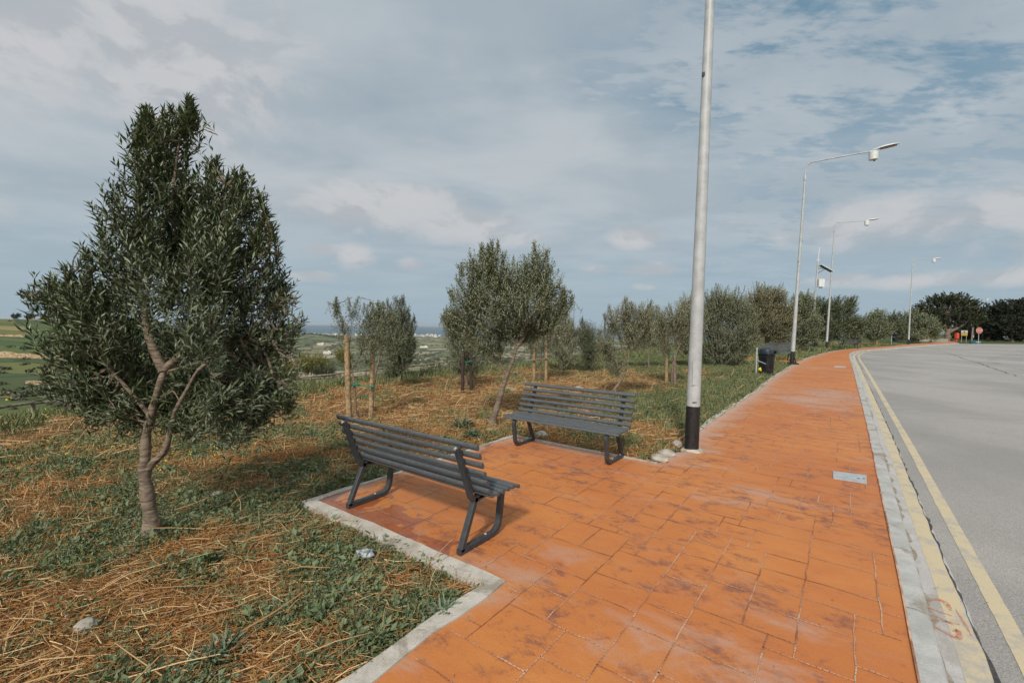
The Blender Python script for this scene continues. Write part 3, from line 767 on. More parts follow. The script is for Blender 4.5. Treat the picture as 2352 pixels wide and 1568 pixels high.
mid_n = (gp(1062, 1270)[:2]+gp(797, 1168)[:2])/2; place(near, mid_n, A)
def cb(xy, facing, label):
    c = copy_tree(near); place(c, xy, facing); c['label'] = label; return c
mf = (gp(1428, 1053)[:2]+gp(1222, 1010)[:2])/2
cb(mf+A*.02, -A, 'grey slatted bench facing the camera at the far edge of the platform')
A2 = np.array([.93, .36]); 
cb(at(1779, 800, 24.2)[:2], np.array([-.08, -1]), 'slatted bench behind the black litter bin beside the second lamp post')
cb(at(1790, 800, 21.9)[:2]*0+at(1796, 800, 27.6)[:2], np.array([.05, 1]), 'slatted bench half hidden behind the bench next to the litter bin')
cb(at(1955, 791, 41)[:2], np.array([0, 1]), 'distant dark slatted bench right of the third lamp post')
cb(gp(1914, 788)[:2], np.array([.97, .2]), 'distant bench seen end on just right of the third lamp post')
cb(gp(2128, 782)[:2], np.array([-.1, 1]), 'farthest slatted bench just right of the fourth lamp post')
# platform patches under the distant benches
def patch(c, la_, lb_, ang, name='bench_platform'):
    u = np.array([math.cos(ang), math.sin(ang)]); w = np.array([-u[1], u[0]]); P = [c+u*la_*a+w*lb_*b2 for a, b2 in ((-1, -1), (1, -1), (1, 1), (-1, 1))]
    b_ = MB(); b_.add([(*p, -.002) for p in P]+[(*p, -.3) for p in P], [(0, 1, 2, 3), (0, 4, 5, 1), (1, 5, 6, 2), (2, 6, 7, 3), (3, 7, 4, 0)])
    tag(b_.build(name, 'stamped_concrete'), kind='structure')
patch(at(1778, 812, 25)[:2], 1.9, 1.5, math.atan2(-.25, .97))
patch(gp(1945, 787)[:2], 3.3, 3.0, math.atan2(.2, .98))

# ------------------------------------------------------------------ street lamps
def lamp(base, H, lean_px, arm_dir, label, r0=.088, rust=False, arm=2.5):
    t = thing('street_lamp', base, label, 'street lamp', 'galvanised street lamps along the path')
    lean = np.array([lean_px, 0.0])
    top = np.array([lean[0]*H, 0, H]); P = lambda z: np.array([lean[0]*z, 0, z])
    hb = .60
    b_ = MB(); b_.lathe((0, 0, 0), [(r0+.004, -.1), (r0+.004, .3), (r0+.002, hb)], 20)
    for i, v in enumerate(b_.v): b_.v[i] = (v[0]+lean[0]*v[2], v[1], v[2])
    b_.build('base_sleeve', 'black_paint', t)
    prof = [(r0, hb-.01), (r0*.86, H*.30), (r0*.72, H*.55), (r0*.58, H*.8), (r0*.50, H)]
    b_ = MB(); b_.lathe((0, 0, 0), prof, 20)
    for i, v in enumerate(b_.v): b_.v[i] = (v[0]+lean[0]*v[2], v[1], v[2])
    pl = b_.build('pole', 'galvanised', t)
    k = MB(); k.box(P(H*.55)+np.array([-.06, -.03, 0]), (.03, .03, .05)); k.box(P(H*.66)+np.array([.05, -.03, 0]), (.02, .03, .04)); k.build('clamp', 'frame_dark', pl)
    b_ = MB(); c = P(H); b_.lathe(c, [(r0*.62, -.18), (r0*.66, -.14), (r0*.66, 0), (r0*.45, .12)], 14); b_.build('collar', 'galvanised', t)
    d = np.array([arm_dir[0], arm_dir[1]]); d = d/np.linalg.norm(d)
    pts = [c+np.array([0, 0, .1]), c+np.array([lean[0]*.4, 0, .34]), c+np.array([d[0]*.05, d[1]*.05, .50]), c+np.array([d[0]*.20, d[1]*.20, .60]), c+np.array([d[0]*.40, d[1]*.40, .635]), c+np.array([d[0]*arm, d[1]*arm, .66+.02])]
    b_ = MB(); b_.tube(crom(pts, 4), .030, 8); b_.build('arm', 'galvanised', t)
    # luminaire: flat cobra head, brown glass below
    e = pts[-1]; s = np.array([-d[1], d[0]]); up = np.array([0, 0, 1])
    secs = [(-.02, .035, .03), (.10, .05, .05), (.22, .12, .075), (.45, .16, .085), (.68, .15, .07), (.82, .10, .04), (.88, .05, .015)]
    b_ = MB(); vs = []; n = 10
    for (u, w, h) in secs:
        o_ = e+np.array([d[0]*u, d[1]*u, .03+.10*u])
        for q in range(n):
            a = math.pi*q/(n-1); p = o_+np.array([s[0], s[1], 0])*w*math.cos(a)+up*h*math.sin(a); vs.append(p)
    m_ = len(secs); fs = [(i*n+q, i*n+q+1, (i+1)*n+q+1, (i+1)*n+q) for i in range(m_-1) for q in range(n-1)]
    fs += [((i+1)*n, i*n, i*n+n-1, (i+1)*n+n-1) for i in range(m_-1)]; fs += [tuple(range(n))[::-1], tuple((m_-1)*n+q for q in range(n))]
    b_.add(vs, fs, True); hd = b_.build('lamp_head', 'lamp_white', t)
    g = MB(); vs = []
    for (u, w) in ((.24, .10), (.45, .135), (.68, .125), (.80, .08)):
        o_ = e+np.array([d[0]*u, d[1]*u, .022+.10*u]); vs += [o_+np.array([s[0], s[1], 0])*w, o_-np.array([s[0], s[1], 0])*w]
        vs += [o_+np.array([s[0], s[1], 0])*w*.8-up*.03, o_-np.array([s[0], s[1], 0])*w*.8-up*.03]
    g.add(vs, [(i*4, (i+1)*4, (i+1)*4+2, i*4+2) for i in range(3)]+[(i*4+2, (i+1)*4+2, (i+1)*4+3, i*4+3) for i in range(3)]+[(i*4+3, (i+1)*4+3, (i+1)*4+1, i*4+1) for i in range(3)]+[(0, 2, 3, 1), (12, 13, 15, 14)])
    g.build('lens', 'lens_brown', hd)
    # hanging shroud near the head
    c2 = e+np.array([-d[0]*.02, -d[1]*.02, -.30]); b_ = MB(); vs = []
    prof = [(.165, .0), (.175, .26), (.165, .29), (.06, .31)]
    b_.lathe(c2-np.array([0, 0, .10])+np.array([d[0]*.05, d[1]*.05, 0]), [(.10, 0), (.165, .02), (.175, .34), (.15, .37), (.05, .39)], 16)
    sh = b_.build('shroud', 'lamp_white', t)
    k = MB(); k.tube([e+np.array([-d[0]*.12, -d[1]*.12, .03]), e+np.array([-d[0]*.12, -d[1]*.12, -.08])], .02, 6); k.tube([c2+np.array([d[0]*.08, d[1]*.08, -.11]), c2+np.array([d[0]*.08, d[1]*.08, -.15])], .03, 8); k.build('bracket', 'frame_dark', sh)
    return t
b1 = gp(1588, 1033); lamp((b1[0], b1[1], 0), 9.0, .012, NR, 'tall lamp post nearest the camera, its black base at the platform corner')
l1 = [o for o in bpy.data.objects if o.name == 'street_lamp'][0]
m = MB(); m.lathe((.02, -.01, 0), [(.135, -.02), (.130, .008), (.105, .022), (.09, .03)], 22); m.v = [(x*(1+.18*math.sin(5*math.atan2(y, x))*(z < .015)), y*(1+.15*math.sin(4*math.atan2(y, x)+1)*(z < .015)), z) for x, y, z in m.v]; m.build('mortar_collar', 'edging_concrete', l1)
m = MB(); m.box((-.012, -.0905, .66), (.055, .006, .012)); m.build('bolt', 'frame_dark', l1); m = MB(); m.box((-.012, -.0895, 1.05), (.075, .006, .32)); m.build('access_door', 'galvanised', l1)
b2 = gp(1819, 836); l2 = lamp((b2[0], b2[1], 0), 8.72, .033, NR, 'second lamp post from the camera, rusted black base beside the litter bin', arm=2.45)
k = MB(); k.box((.04, -.05, .03), (.34, .30, .06), .3); k.tube([(-.05, 0, 0), (-.05, 0, .5)], .05, 8); k.box((.10, -.09, .17), (.04, .02, .26), .2, Matrix.Rotation(R(-20), 3, 'Y')); k.build('base_plate', 'black_paint', l2)
b3 = gp(1898, 800.5); lamp((b3[0], b3[1], 0), 10.2, .028, (.95, -.3), 'third lamp post along the path, standing before the dark olives', arm=2.3)
b4 = gp(2086.5, 791); lamp((b4[0], b4[1], 0), 9.6, .005, (1, -.1), 'fourth lamp post, farthest with a visible black base', arm=2.3)
b5 = at(2235, 790, 92); lamp((b5[0], b5[1], -.1), 7.7, 0, (1, .1), 'farthest lamp whose head shows above the dark treetops at right', arm=2.6)

# ------------------------------------------------------------------ mast with solar panel
def mast():
    b = gp(1861.5, 803.5); t = thing('solar_mast', b, 'slim grey mast with solar panel, white cabinet and aerial', 'mast')
    ln = .048; P = lambda z: (ln*z, 0, z)
    m = MB(); m.tube([P(-.1), P(3.6)], [.10, .095], 14); m.tube([P(3.6), P(7.0)], .065, 12); m.build('pole', 'galvanised', t)
    m = MB(); m.tube([P(7.0), P(8.15)], .03, 8); m.box(P(7.2), (.3, .04, .04)); m.build('aerial', 'lamp_white', t)
    tl = Matrix.Rotation(R(33), 3, 'Y')
    c = Vector(P(6.55))+Vector((.55, -.2, -.05)); m = MB(); m.box(c, (1.0, .7, .04), -.3, tl); pn = m.build('solar_panel', 'lamp_white', t)
    m = MB(); off = Matrix.Rotation(-.3, 3, 'Z') @ tl @ Vector((0, 0, .026)); m.box(c+off, (.93, .63, .014), -.3, tl)
    off = Matrix.Rotation(-.3, 3, 'Z') @ tl @ Vector((0, 0, -.026)); m.box(c+off, (.93, .63, .014), -.3, tl); m.build('solar_cells', 'panel_blue', pn)
    m = MB(); m.tube([P(6.1), tuple(c)], .02, 6); m.tube([P(6.5), tuple(c)], .02, 6); m.build('panel_bracket', 'frame_dark', pn)
    m = MB(); m.box(Vector(P(5.35))+Vector((.28, -.12, 0)), (.42, .3, .62), -.1); cb_ = m.build('cabinet', 'lamp_white', t)
    m = MB()
    for q in (-.1, .0, .1): m.tube([Vector(P(5.35))+Vector((.28+q, -.12, -.3)), Vector(P(5.35))+Vector((.28+q, -.12, -.42))], .025, 6)
    m.build('gland', 'frame_dark', cb_)
    m = MB(); m.box(Vector(P(2.75))+Vector((.04, -.11, 0)), (.16, .03, .45)); m.build('notice_plate', 'sign_white', t)
mast()

# ------------------------------------------------------------------ litter bins
def litter_bin(px, py, D, label, z=0., s=1., lid=True, postside=-1, graffiti=False, post_h=.95):
    c = at(px, 800, D); base = (c[0], c[1], z)
    t = thing('litter_bin', base, label, 'litter bin', 'black litter bins on posts beside the path')
    m = MB(); m.lathe((0, 0, 0), [(.215*s, .0), (.235*s, .02), (.265*s, .64*s), (.285*s, .66*s), (.285*s, .70*s), (.27*s, .71*s), (.28*s, .72*s), (.285*s, .76*s), (.26*s, .77*s)], 28); m.build('body', 'bin_plastic', t)
    if lid:
        # hood leaning back, open on the right
        m = MB(); n = 24; rings = [(.262, .772, 1), (.255, .86, 1), (.235, .93, .9), (.16, .975, .7), (.04, .99, .4)]; vs = []
        for (r_, z_, k) in rings:
            for q in range(n):
                a = 2*math.pi*q/n; x_ = r_*s*math.cos(a); y_ = r_*s*math.sin(a)
                sh = -.10*max(0, math.cos(a))*(z_-.772)/.22; vs.append((x_*(1 if x_ < 0 else (1-.25*(z_-.772)/.22)), y_, z_*s+sh*s+(.03*s if x_ > 0 else 0)*k*0))
        fs = [(i*n+q, i*n+(q+1) % n, (i+1)*n+(q+1) % n, (i+1)*n+q) for i in range(len(rings)-1) for q in range(n)]
        m.add(vs, fs+[tuple(range((len(rings)-1)*n, len(rings)*n))], True); m.build('hood', 'bin_lid', t)
        m = MB(); m.box((.235*s, -.10*s, .83*s), (.03*s, .25*s, .09*s), .0); m.build('mouth', 'black_paint', t)
    px_ = postside*.35*s
    m = MB(); m.tube([(px_, .05, -z-.1), (px_, .05, post_h-z)], .030, 10); p_ = m.build('post', 'galvanised', t)
    m = MB(); m.tube([(px_, .02, .52*s), (px_*.45, -.24*s, .40*s)], .012, 6); m.build('strap', 'galvanised', p_)
    if graffiti:
        m = MB(); zz = [(-.15, .45), (-.12, .33), (-.08, .45), (-.03, .36), (.0, .46), (.04, .32), (.08, .44), (.14, .36), (.10, .47)]
        pts = [(x_*s, -math.sqrt((.258*s)**2-(x_*s)**2)-.012, z_*s) for x_, z_ in zz]; m.tube(pts, .011, 5); m.build('scrawl', 'graffiti', t)
    return t
lb = litter_bin(1762, 861, 16.75, 'black litter bin with blue grey hood and yellow bag, nearest the camera', z=-.03, s=.99)
m = MB(); m.tube([(-.33, -.10, .17), (-.30, -.12, .21), (-.28, -.13, .26)], [.03, .045, .012], 8); m.box((-.29, -.14, .17), (.07, .03, .06), .3); m.build('yellow_bag', 'bag_yellow', lb)
litter_bin(1870, 793, 35.6, 'open topped black bin with white scrawl beside the solar mast', z=.36, s=.98, lid=False, postside=-1, graffiti=True, post_h=1.15)
litter_bin(2055, 784, 52, 'distant hooded black bin left of the fourth lamp post', z=.45, s=1.05, post_h=1.3)

# ------------------------------------------------------------------ cover plates, stones, litter
def quadplate(pxs, label, z=.010):
    P = [gp(x, y) for x, y in pxs]; c = sum(P)/4; t = thing('access_cover', (c[0], c[1], 0), label, 'access cover')
    m = MB(); m.add([(p[0]-c[0], p[1]-c[1], z) for p in P]+[(p[0]-c[0], p[1]-c[1], -.02) for p in P], [(3, 2, 1, 0), (0, 1, 5, 4), (1, 2, 6, 5), (2, 3, 7, 6), (3, 0, 4, 7)]); m.build('plate', 'plate_grey', t)
    m = MB(); q = (P[1]+P[2])/2*.8+(P[0]+P[3])/2*.2-c
    for e in (-.03, .03): m.box((q[0]+e, q[1]-.02, z+.001), (.02, .025, .002))
    m.build('lift_hole', 'black_paint', t)
quadplate([(1913, 1083), (1990, 1092), (1991, 1111), (1914, 1099)], 'pale grey rectangular cover plate set in the orange paving near the kerb')
quadplate([(1917, 840.5), (1942, 841.5), (1943, 844), (1916, 843)], 'small pale cover plate far along the paving level with the bin')
def rock(c, r, label, seed=0, flat=.6, group=None):
    import bmesh
    bm = bmesh.new(); bmesh.ops.create_icosphere(bm, subdivisions=3, radius=1)
    rr = random.Random(seed); o = rr.random()*50
    for v in bm.verts:
        d = v.co.copy(); f = .8+.5*float(fbm(d.x*1.0+o, d.y+d.z*1.7+o, 1.3, 4)); v.co = Vector((d.x*r[0]*f, d.y*r[1]*f, d.z*r[2]*f))
    me = bpy.data.meshes.new('stone'); bm.to_mesh(me); bm.free(); ob = link('stone', me, 'stone_pale'); ob.location = c; ob.rotation_euler = (0, 0, rr.random()*3)
    tag(ob, label, 'stone', group or 'loose pale stones on the ground')
g = lambda x, y, z=0.: tuple(float(v) for v in gp(x, y, z))
rock(g(1516, 1054, .02), (.10, .08, .055), 'front pale stone at the platform corner by the lamp base', 1)
rock(g(1531, 1042, .02), (.10, .075, .06), 'rear pale stone touching the lamp side of another at the corner', 2)
rock(g(1556, 1020, .02), (.07, .06, .05), 'small stone between the weeds and the nearest lamp base', 3)
rock(g(1243, 1068-67, -.02)[:2]+(-.01,), (.10, .08, .06), 'stone at the platform corner left of the front facing bench', 4)
rock(g(1173, 894, -.02), (.20, .10, .06), 'flat pale stone right of the leaning olive trunk', 5)
rock(g(1330, 893, -.02), (.15, .10, .07), 'pale stone in the straw above the facing bench', 6)
rock(g(832, 1149, -.02)[:2]+(-.02,), (.05, .045, .03), 'small stone by the left leg of the near bench', 7)
rock(g(197, 1437, -.02), (.055, .05, .035), 'cream stone in the straw at the lower left', 8)
rock(g(895, 1517, -.02), (.03, .025, .018), 'tiny white stone beside the edging at the bottom', 9)
rock(g(500, 1130, -.02)[:2]+(-.03,), (.05, .04, .02), 'small stone right of the near olive trunk', 10)
def litter():
    c = gp(840, 1272); import bmesh
    bm = bmesh.new(); bmesh.ops.create_icosphere(bm, subdivisions=3, radius=.055)
    for v in bm.verts:
        f = .6+.9*float(fbm(v.co.x*30+9, v.co.y*30+v.co.z*40, 1.0, 3)); v.co = Vector((v.co.x*f*1.1, v.co.y*f*.8, v.co.z*f*.6))
    me = bpy.data.meshes.new('crumpled_wrapper'); bm.to_mesh(me); bm.free(); o = link('crumpled_wrapper', me, 'litter'); o.location = (c[0], c[1], .0)
    tag(o, 'crumpled pale blue wrapper lying in the straw beside the edging', 'litter')
litter()

# ------------------------------------------------------------------ far end of the path
def far_end():
    # stop sign
    D = 60; c = at(2248.5, 758.8, D); b = (c[0], c[1], -.05); t = thing('stop_sign', b, 'red octagonal stop sign on a thin post at the road end', 'road sign')
    z0 = c[2]-b[2]; m = MB(); m.tube([(0, 0, 0), (0, 0, z0+.3)], .03, 8); m.build('post', 'galvanised', t)
    r_ = .45; P8 = [(r_*math.cos(R(22.5+45*k)), r_*math.sin(R(22.5+45*k))) for k in range(8)]
    def disc(rr, y0, y1, mt, nm):
        m = MB(); v = [(x*rr, y0, z0+z) for x, z in P8]+[(x*rr, y1, z0+z) for x, z in P8]
        m.add(v, [tuple(range(8)), tuple(range(15, 7, -1))]+[(k, k+8, (k+1) % 8+8, (k+1) % 8) for k in range(8)]); return m.build(nm, mt, t)
    disc(1.0, -.04, -.06, 'sign_white', 'border'); fc = disc(.93, -.061, -.068, 'sign_red', 'face')
    cu = bpy.data.curves.new('stop', 'FONT'); cu.body = 'STOP'; cu.size = .36; cu.align_x = 'CENTER'; cu.align_y = 'CENTER'; cu.extrude = .002; cu.offset = .006
    to = bpy.data.objects.new('tmp', cu); COL.objects.link(to); me = bpy.data.meshes.new_from_object(to.evaluated_get(bpy.context.evaluated_depsgraph_get())); bpy.data.objects.remove(to)
    me.name = 'lettering'; me.transform(Matrix.Translation((0, -.073, z0)) @ Matrix.Rotation(math.pi/2, 4, 'X')); link('lettering', me, 'sign_white', fc)
    # yellow and white notice
    D = 74; c = at(2238-4, 764, D); c = at(2215, 765.5, D); t = thing('notice_board', (c[0], c[1], -.05), 'yellow and white notice board under the big spreading tree', 'sign')
    z0 = c[2]+.05; m = MB(); m.box((0, 0, z0+.28), (1.05, .03, .42)); m.build('upper_panel', 'sign_white', t); m = MB(); m.box((0, 0, z0-.16), (1.05, .03, .42)); m.build('lower_panel', 'sign_yellow', t)
    m = MB(); m.tube([(-.4, .04, 0), (-.4, .04, z0+.4)], .03, 6); m.tube([(.4, .04, 0), (.4, .04, z0+.4)], .03, 6); m.build('post', 'galvanised', t)
    m = MB(); m.add([(-.2, -.018, z0+.12), (.15, -.018, z0+.12), (-.02, -.018, z0+.42)], [(0, 1, 2)]); m.build('emblem', 'frame_dark', t)
    # leaning grey post
    b = gp(2231, 787.5); t = thing('leaning_post', b, 'short grey post leaning right beside the stop sign', 'post')
    m = MB(); m.tube([(0, 0, 0), (.12, 0, 2.2)], .10, 10); m.tube([(.12, 0, 2.2), (.125, 0, 2.3)], .12, 10); m.build('shaft', 'stake_grey', t)
    m = MB(); m.tube([(0, 0, -.05), (.01, 0, .35)], .14, 10); m.build('foot', 'bollard_green', t)
    b = gp(2240, 787.6); t = thing('barrier_block', (b[0], b[1], RZ), 'low dark green barrier blocks at the foot of the stop sign', 'barrier'); m = MB()
    m.box((0, 0, .2), (1.3, .5, .4)); m.box((-.3, 0, .45), (.5, .4, .12)); m.build('block', 'bollard_green', t)
    m = MB(); m.box((.2, -.255, .28), (.7, .01, .1)); m.build('stripe', 'galvanised', t)
    # orange litter bin
    b = gp(2196, 784.5); t = thing('orange_bin', (b[0], b[1], 0), 'bright orange bin hanging on a short post by the tree', 'litter bin')
    m = MB(); m.tube([(0, .1, 0), (0, .1, 1.5)], .05, 8); m.box((0, 0, .2), (.25, .2, .4)); m.build('post', 'orange_plastic', t)
    m = MB(); m.box((0, -.08, .95), (.42, .38, .85)); m.box((0, -.08, 1.42), (.30, .28, .09)); m.build('body', 'orange_plastic', t)
    # low wall pieces
    for (x0, x1, y, lab) in ((2112, 2141, 781.5, 'longer low limestone wall at the far end of the path'), (2144, 2173, 782, 'low limestone wall piece next to the spreading tree trunk')):
        a = gp(x0, y+2); c2 = gp(x1, y+2); L = np.linalg.norm(c2-a); t = thing('low_wall', tuple((a+c2)/2), lab, 'wall', 'low limestone walls at the path end'); m = MB(); ang = math.atan2(*(c2-a)[1::-1])
        m.box((0, 0, .17), (L*.96, .5, .5), ang); m.build('masonry', 'stone_pale', t); m = MB(); m.box((0, 0, .45), (L, .6, .08), ang); m.build('coping', 'stone_pale', t)
    # parked car glimpsed under the trees
    c = at(2338, 790, 88); t = thing('parked_car', (c[0], c[1], -.08), 'pale car parked in shade under the dark trees at the right edge', 'car'); m = MB()
    sec = [(-2.1, .35), (-2.15, .75), (-1.9, .95), (-1.1, 1.0), (-.6, 1.42), (.7, 1.45), (1.4, 1.02), (2.05, .9), (2.15, .6), (2.1, .35)]; n = len(sec)
    m.add([(x, -.85, z) for x, z in sec]+[(x, .85, z) for x, z in sec], [tuple(range(n))[::-1], tuple(range(n, 2*n))]+[(i, (i+1) % n, (i+1) % n+n, i+n) for i in range(n)]); bd = m.build('body', 'car_white', t)
    m = MB(); m.add([(-.95, -.86, 1.02), (1.2, -.86, 1.05), (.65, -.86, 1.36), (-.55, -.86, 1.34)], [(0, 1, 2, 3)]); m.build('side_window', 'car_glass', bd)
    for x in (-1.35, 1.35):
        for y_ in (-.85, .75):
            m = MB(); m.tube([(x, y_, .33), (x, y_+.2, .33)], .33, 16); m.build('wheel', 'black_paint', t)
far_end()

# ------------------------------------------------------------------ wooden rail fence
def fence():
    pts = [at(-420, 985, 8.2), at(-120, 955, 10.3), at(75, 925, 12.3), at(240, 909, 13.8), at(470, 888, 15.9), at(713, 864.5, 18.5), at(840, 850, 20.8), at(970, 838, 24), at(1035, 830, 26.5), at(1180, 820, 31), at(1340, 807, 38), at(1500, 794, 48), at(1600, 787, 60)]
    t = thing('wooden_fence', pts[2]-np.array([0, 0, 1.]), 'low weathered wooden post and rail fence along the brow of the slope', 'fence')
    L = t.location
    allp = []
    for i, (a, b_) in enumerate(zip(pts[:-1], pts[1:])):
        m = MB(); j = (b_-a)*.01; q = [a-j, a*.67+b_*.33+np.array([0, 0, random.uniform(-.02, .02)]), a*.33+b_*.67+np.array([0, 0, random.uniform(-.02, .02)]), b_+j]
        m.tube(q, [.045, .042, .040, .038], 8); m.build('rail', 'rail_wood', t, L)
        n = 2 if np.linalg.norm(b_-a) < 6 else 3
        for k in range(n): allp.append(a+(b_-a)*(k+.5*(i == 99))/n)
    for p in allp:
        zg = float(ground_z(p[0], p[1])); m = MB(); m.tube([(p[0], p[1], min(zg, p[2]-.5)-.1), (p[0]+random.uniform(-.02, .02), p[1], p[2]-.02)], [.05, .045], 8); m.build('post', 'rail_wood', t, L)
fence()

# ------------------------------------------------------------------ foliage
def leaf_arrays(P, D, N, L, W):
    """P base points, D leaf directions, N leaf normals; a folded lance leaf of two triangles pairs"""
    Sd = np.cross(D, N); Sd /= np.linalg.norm(Sd, axis=1, keepdims=True)+1e-9
    N = np.cross(Sd, D)
    L = L[:, None]; W = W[:, None]
    m = P+D*L*.45; tip = P+D*L-N*L*.10
    l = m+Sd*W*.5+N*W*.18; r = m-Sd*W*.5+N*W*.18
    v = np.stack((P, l, tip, r), 1).reshape(-1, 3)
    b_ = np.arange(len(P))[:, None]*4
    t = np.concatenate((b_+np.array([[0, 2, 1]]), b_+np.array([[0, 3, 2]])), 1).reshape(-1, 3)
    return v, t
def rand_unit(n): v = rng.normal(size=(n, 3)); return v/np.linalg.norm(v, axis=1, keepdims=True)
def nrm(v): return v/(np.linalg.norm(v, axis=-1, keepdims=True)+1e-9)
def twigs(tips, dirs, lens, K, leafL, leafW, droop=.0, spread=.75, bottom=0.0):
    """leaves in opposite pairs along each twig; returns leaf arrays and twig stems"""
    T = len(tips); side = nrm(np.cross(dirs, rand_unit(T))); side2 = nrm(np.cross(dirs, side))
    base = tips-dirs*lens[:, None]
    u = np.linspace(bottom, 1.0, K)[None, :]; u = np.repeat(u, T, 0)
    bend = (side*rng.normal(0, .12, (T, 1)))*lens[:, None]
    Pk = base[:, None, :]+dirs[:, None, :]*(lens[:, None, None]*u[..., None])+bend[:, None, :]*(u*(1-u)*2)[..., None]
    ph = np.arange(K)[None, :]*(math.pi/2)+rng.uniform(0, 6.28, (T, 1))
    vs = []; ts = []; off = 0
    for sgn in (0, math.pi):
        a = ph+sgn+rng.normal(0, .35, (T, K)); rad = side[:, None, :]*np.cos(a)[..., None]+side2[:, None, :]*np.sin(a)[..., None]
        sp = spread*(1.15-.55*u)+rng.normal(0, .12, (T, K))
        D = nrm(dirs[:, None, :]*np.cos(sp)[..., None]+rad*np.sin(sp)[..., None]+np.array([0, 0, -droop]))
        N = nrm(np.cross(D, np.cross(rad, D))*-1+rng.normal(0, .45, D.shape)+np.array([0, 0, .5]))
        L = leafL*(1.1-.4*u)*rng.uniform(.45, 1.25, (T, K)); Wd = leafW*rng.uniform(.75, 1.2, (T, K))
        v, t = leaf_arrays(Pk.reshape(-1, 3), D.reshape(-1, 3), N.reshape(-1, 3), L.ravel(), Wd.ravel())
        vs.append(v); ts.append(t+off); off += len(v)
    return np.concatenate(vs), np.concatenate(ts), base
def stems(base, tips, r):
    """three-sided stems as arrays"""
    T = len(base); d = nrm(tips-base); a = nrm(np.cross(d, np.array([.3, .5, .81]))); b_ = np.cross(d, a); v = []
    for k in range(3):
        o = (a*math.cos(2.094*k)+b_*math.sin(2.094*k)); v.append(base+o*r); v.append(tips+o*r*.4)
    v = np.stack(v, 1).reshape(-1, 3); i = np.arange(T)[:, None]*6
    q = np.concatenate([i+np.array([[2*k, (2*k+2) % 6, (2*k+3) % 6, 2*k+1]]) for k in range(3)], 1).reshape(-1, 4)
    return v, q
def wander(a, b_, n=5, amp=.08):
    a = np.array(a, float); b_ = np.array(b_, float); L = np.linalg.norm(b_-a); out = [a]
    for i in range(1, n): out.append(a+(b_-a)*i/n+rng.normal(0, amp*L*.5, 3)*math.sin(math.pi*i/n))
    out.append(b_); return out
